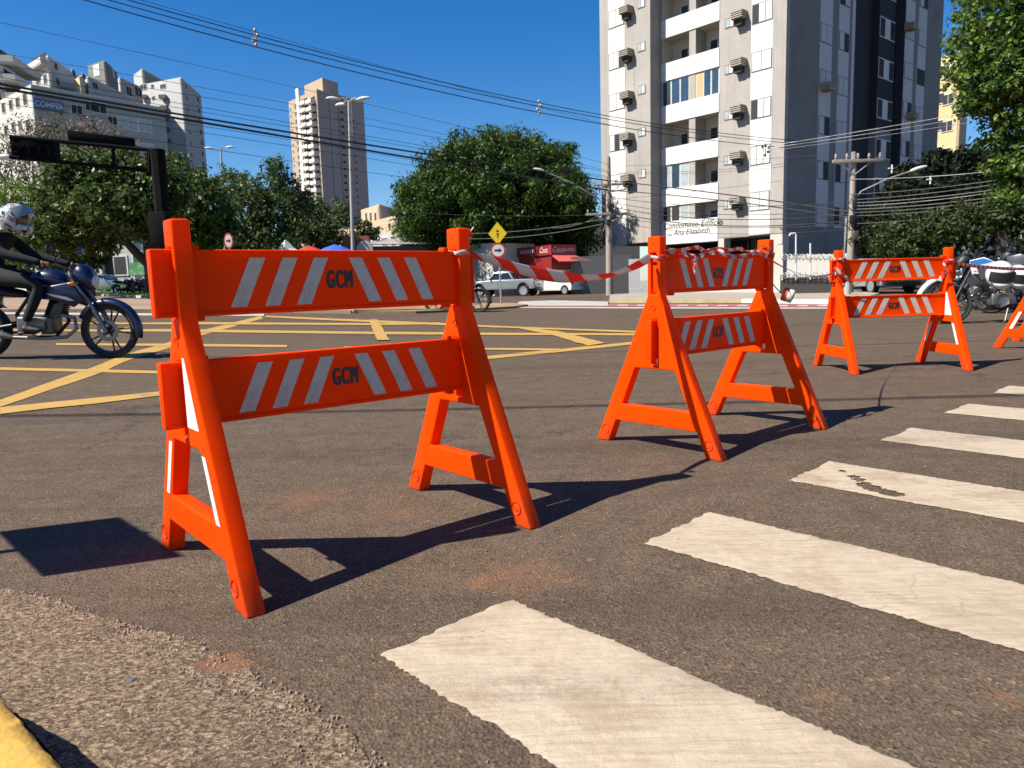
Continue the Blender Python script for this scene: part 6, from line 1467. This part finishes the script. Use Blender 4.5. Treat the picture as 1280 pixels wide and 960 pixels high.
# right side: glossy near crown, dark trees behind
bs = A(1345, 405, 13.5); bs.z = 0
it = [(1262, 25, 13.5, 62, 46, 1.1), (1235, 95, 13.3, 42, 44, .9), (1280, 110, 13.2, 44, 60, 1.0), (1222, 60, 13.6, 30, 34, .7), (1255, 165, 13.4, 28, 22, .7), (1290, 205, 13.2, 40, 34, .9), (1262, 205, 13.3, 22, 26, .6), (1275, 240, 13.3, 26, 18, .6), (1320, 60, 13.6, 70, 90, 1.2), (1330, 180, 13.6, 50, 60, 1.1), (1236, -30, 13.8, 36, 34, .9), (1290, -40, 13.8, 60, 40, 1), (1218, 132, 13.4, 16, 16, .4)]
tree('glossy bright green tree crown hanging into the top right corner', bs, pblobs(bs, it), L_FRG, .052, 26, 46, .17, None, 31, .5, up=.5, shell=.45)
bs = A(1268, 372, 24); bs.z = 0
def rel2(px, py, Y): return tuple(A(px, py, Y)-bs)
it = [(1215, 278, 25, 46, 26, 1.8), (1255, 268, 24.5, 30, 26, 1.6), (1180, 292, 26, 36, 24, 1.8), (1140, 285, 27, 30, 24, 1.6), (1130, 310, 27, 34, 14, 1.4), (1240, 302, 25, 36, 10, 1.4), (1275, 290, 24, 24, 20, 1.4), (1110, 296, 27.5, 22, 20, 1.2), (1170, 315, 26.5, 34, 12, 1.2)]
tree('spreading dark green tree with a thick black trunk over the parked motorcycles', bs, pblobs(bs, it), L_SH, .075, 24, 24, .30, [([rel2(1262, 372, 24), rel2(1260, 340, 24), rel2(1257, 312, 24), rel2(1250, 288, 24)], [.42, .34, .30, .18]), ([rel2(1258, 318, 24), rel2(1238, 300, 24.5), rel2(1212, 286, 25)], [.16, .12, .05]), ([rel2(1258, 318, 24), rel2(1278, 300, 24), rel2(1300, 280, 24)], [.2, .15, .06])], 32, .45)
bs = A(1180, 372, 36); bs.z = 0
it = [(1150, 225, 37, 40, 24, 2.4), (1190, 208, 37, 44, 20, 2.4), (1225, 205, 36, 34, 18, 2), (1130, 250, 36, 30, 26, 2), (1175, 245, 35.5, 46, 26, 2.4), (1215, 240, 35.5, 34, 24, 2), (1110, 275, 36, 36, 22, 2), (1160, 275, 36, 60, 22, 2.4), (1225, 265, 36, 30, 24, 2), (1100, 300, 36, 34, 22, 2), (1150, 305, 36, 60, 24, 2), (1210, 320, 38, 50, 24, 2)]
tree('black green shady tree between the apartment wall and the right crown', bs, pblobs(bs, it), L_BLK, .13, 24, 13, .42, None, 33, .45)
bs = A(1280, 372, 60); bs.z = 0
tree('distant hedge of trees closing the street on the right', bs, pblobs(bs, [(1110, 330, 60, 60, 16, 3), (1200, 335, 60, 60, 20, 3), (1290, 330, 60, 70, 26, 3), (1360, 300, 60, 60, 50, 3), (1300, 290, 70, 60, 40, 3)]), L_SH, .22, 20, 4, .8, None, 34, .5)
# cactus like shrubs at the foot of the white column
# ============================================================ OVERHEAD LINES
M_WIRE = mat('black_cable', (.010, .010, .011), .6, .1); M_WIREG = mat('grey_cable', (0.090, 0.086, 0.082), .6, .1); M_WIREB = mat('bare_aluminium_wire', (0.411, 0.403, 0.389), .35, .1, metal=.6)
def wire(a, b, r, sag, label, mt_=None, n=22):
    A_, B_ = A(*a), A(*b); pts = [A_.lerp(B_, i/n)-Vector((0, 0, sag*4*(i/n)*(1-i/n))) for i in range(n+1)]
    pts = [p-A_ for p in pts]; o = MB().tube(pts, r, 6).build('power_line', mt_ or M_WIRE, smooth=60); o.location = A_
    return tag(o, label, 'cable', 'overhead cables')
def wmid(a, b, m, r, label, mt_=None):
    """sag chosen so that the cable hangs through the given point"""
    A_, B_ = A(*a), A(*b); n = 200; best = None
    for i in range(1, n):
        p = A_.lerp(B_, i/n); px = 640+FPX*((p-CO).dot(_R))/((p-CO).dot(_F))
        if best is None or abs(px-m[0]) < best[0]: best = (abs(px-m[0]), i/n, p)
    t, p = best[1], best[2]; z = A(m[0], m[1], p.y).z; wire(a, b, r, (p.z-z)/(4*t*(1-t)), label, mt_)
W1 = 'black cable crossing the upper left sky towards the apartment block, '
wmid((95, -3, 26), (1000, 186, 46), (675, 141, 38), .020, W1+'lowest of its bundle')
wmid((125, -3, 26), (1000, 180, 46), (675, 133, 38), .018, W1+'middle one of its bundle')
wmid((150, -3, 26), (1000, 176, 46), (675, 129, 38), .018, W1+'top one of its bundle')
wmid((165, -3, 26), (762, 156, 42), (320, 40, 31), .008, 'thin wire running just above the upper cable bundle')
for px, py, Y in ((319.5, 47, 31), (674, 134, 38)):
    p = A(px, py, Y); s_ = empty('cable_spacer', p, 0, 1, 'pale cable spacer with insulators on the upper bundle, ' + ('left one above the beige tower' if px < 500 else 'right one above the mango tree'), 'insulator', 'cable spacers')
    MB().tube([(0, 0, -.32), (0, 0, .32)], .03, 8).build('bar', M_INS, s_)
    for dx, dz in ((-.09, -.1), (.09, .08), (0, .28), (0, -.28)): MB().lathe([(.0, -.09), (.05, -.07), (.07, 0), (.05, .07), (0, .09)], c=(dx, 0, dz), n=10).build('insulator', M_INS, s_, 60)
# thick lower bundle to the first pole
wmid((-30, 100, 22), (762, 226, 42), (453, 180, 33), .036, 'thick black cable crossing in front of the left buildings, upper of the heavy pair')
wmid((-30, 105, 22), (762, 238, 42), (453, 187, 33), .040, 'thick black cable crossing in front of the left buildings, lower of the heavy pair')
wmid((762, 226, 42), (1062, 265, 28.5), (860, 237, 37), .028, 'black cable from the first to the second utility pole, upper of the heavy pair')
wmid((762, 238, 42), (1062, 272, 28.5), (860, 246, 37), .026, 'black cable from the first to the second utility pole, lower of the heavy pair')
th = [((-20, 24), (762, 206), (300, 94)), ((-20, 63), (762, 214), (360, 129)), ((-20, 78), (762, 216), (360, 139)), ((-20, 86), (762, 221), (360, 153)), ((-20, 93), (762, 223), (360, 158)),
      ((-20, 118), (762, 246), (360, 174)), ((-20, 126), (762, 250), (360, 182)), ((120, 165), (762, 256), (453, 214))]
nm = ['highest thin wire over the left towers', 'second thin wire over the left towers', 'third thin wire over the left towers', 'fourth thin wire over the left towers', 'fifth thin wire over the left towers', 'thin wire just below the heavy cable pair', 'second thin wire below the heavy cable pair', 'lowest thin wire in front of the beige tower']
for i, (a, b, m_) in enumerate(th): wmid((*a, 24), (*b, 42), m_, .009, nm[i], M_WIREG if i in (0, 1) else M_WIRE)
wmid((470, 262, 50), (762, 268, 42), (560, 268, 47), .008, 'slack thin wire behind the mango tree edge')
wmid((690, 285, 44), (762, 262, 42), (725, 280, 43), .018, 'dark service drop left of the first utility pole', M_WIREG)
wmid((560, 292, 46), (762, 272, 42), (700, 283, 43), .02, 'upper telephone cable in front of the mango tree shade', M_WIREG)
wmid((560, 298, 46), (762, 278, 42), (700, 290, 43), .02, 'lower telephone cable in front of the mango tree shade', M_WIREG)
# first pole -> second pole, crossing the lit facade
rows = [(208, 191, 190, .008), (214, 194, 200, .008), (216, 198, 203, .008), (246, 252, 252, .014), (252, 262, 262, .014), (258, 268, 268, .02), (264, 276, 276, .024), (270, 280, 278, .014), (276, 286, 286, .012)]
for i, (y0, y1, ym, r) in enumerate(rows):
    wmid((762, y0, 42), (1062, y1, 28.5), (900, ym+ (6 if i > 2 else 12), 35), r, ['topmost', 'second', 'third', 'fourth', 'fifth', 'sixth', 'seventh', 'eighth', 'lowest'][i]+' of the cables strung between the two utility poles')
wmid((975, 285, 33), (1062, 262, 28.5), (1010, 296, 31), .022, 'slack loop of cable drooping at the corner of the apartment block')
wmid((762, 250, 42), (978, 226, 47), (860, 240, 44), .01, 'rising thin wire from the first pole to the apartment corner')
# second pole -> right
fan = [(192, 140, .010, 1), (196, 152, .008, 1), (200, 156, .008, 1), (224, 206, .014, 1), (243, 214, .012, 0), (250, 218, .016, 0), (254, 226, .022, 0), (258, 229, .012, 1), (262, 236, .022, 0), (266, 240, .014, 0), (270, 246, .014, 0), (280, 252, .012, 0)]
for i, (y0, y1, r, br) in enumerate(fan):
    if i < 3: wmid((955, 183+i*3, 30), (1330, 118+i*8, 25), (1100, 160+i*5, 28), r, ['upper', 'middle', 'lower'][i]+' bright bare wire crossing the shaded apartment wall', M_WIREB)
    else: wmid((1062, y0, 28.5), (1340, y1-4, 22), (1200, (y0+y1)/2+3, 25), r, ['', '', '', 'silvery first', 'second', 'third', 'thick fourth', 'pale fifth', 'thick sixth', 'seventh', 'eighth', 'lowest'][i]+' cable fanning right from the second utility pole', M_WIREB if br else M_WIREG)
for px, py in ((1115, 211), (1163, 225)):
    p = A(px, py, 26.5); s_ = MB().tube([(0, 0, -.14), (0, 0, .14)], .03, 8).box((-.05, 0, .02), (.16, .05, .04)).lathe([(.0, -.06), (.05, 0), (0, .06)], n=8).build('cable_spacer', M_WF, smooth=60); s_.location = p
    tag(s_, 'small white insulator spacer on the right hand wires, ' + ('left one' if px < 1140 else 'right one'), 'insulator', 'white spacers')
p = A(957, 187, 30); s_ = empty('cable_spacer', p, 0, 1, 'dark insulator cluster hanging before the white strip of the apartment block', 'insulator')
q = MB()
for dx, dz in ((-.12, .1), (.0, .14), (.12, .05), (-.02, -.22), (.1, -.1)): q.lathe([(.0, -.05), (.06, -.02), (.03, .0), (.06, .03), (0, .06)], c=(dx, 0, dz), n=8)
q.build('insulator', M_BPL, s_, 60); MB().tube([(0, 0, -.3), (0, 0, .25)], .015, 6).build('bar', M_BPL, s_)
# cables overhead behind and beside the camera whose blurred shadows cross the road
for k, (x0, y0, x1, y1, h, r) in enumerate([(-14, .0, 14, -1.6, 8.2, .035), (-14, 1.1, 14, -.2, 8.4, .02), (-14, 5.2, 14, 4.3, 8.6, .03), (-14, 8.6, 14, 8.2, 9, .02)]):
    q = MB(); n = 16; q.tube([(-14+28*i/n, y0+(y1-y0)*i/n-4.0*0, h+1.2*((i/n-.5)*2)**2) for i in range(n+1)], r, 6)
    sh_ = Vector((SD.x, SD.y, 0))/SD.z*h
    o = q.build('power_line', M_WIRE); o.location = (sh_.x, sh_.y, 0)
    tag(o, ['heavy', 'thin', 'second heavy', 'second thin'][k]+' cable high over the street, seen only by its soft shadow on the road', 'cable', 'overhead cables casting road shadows')
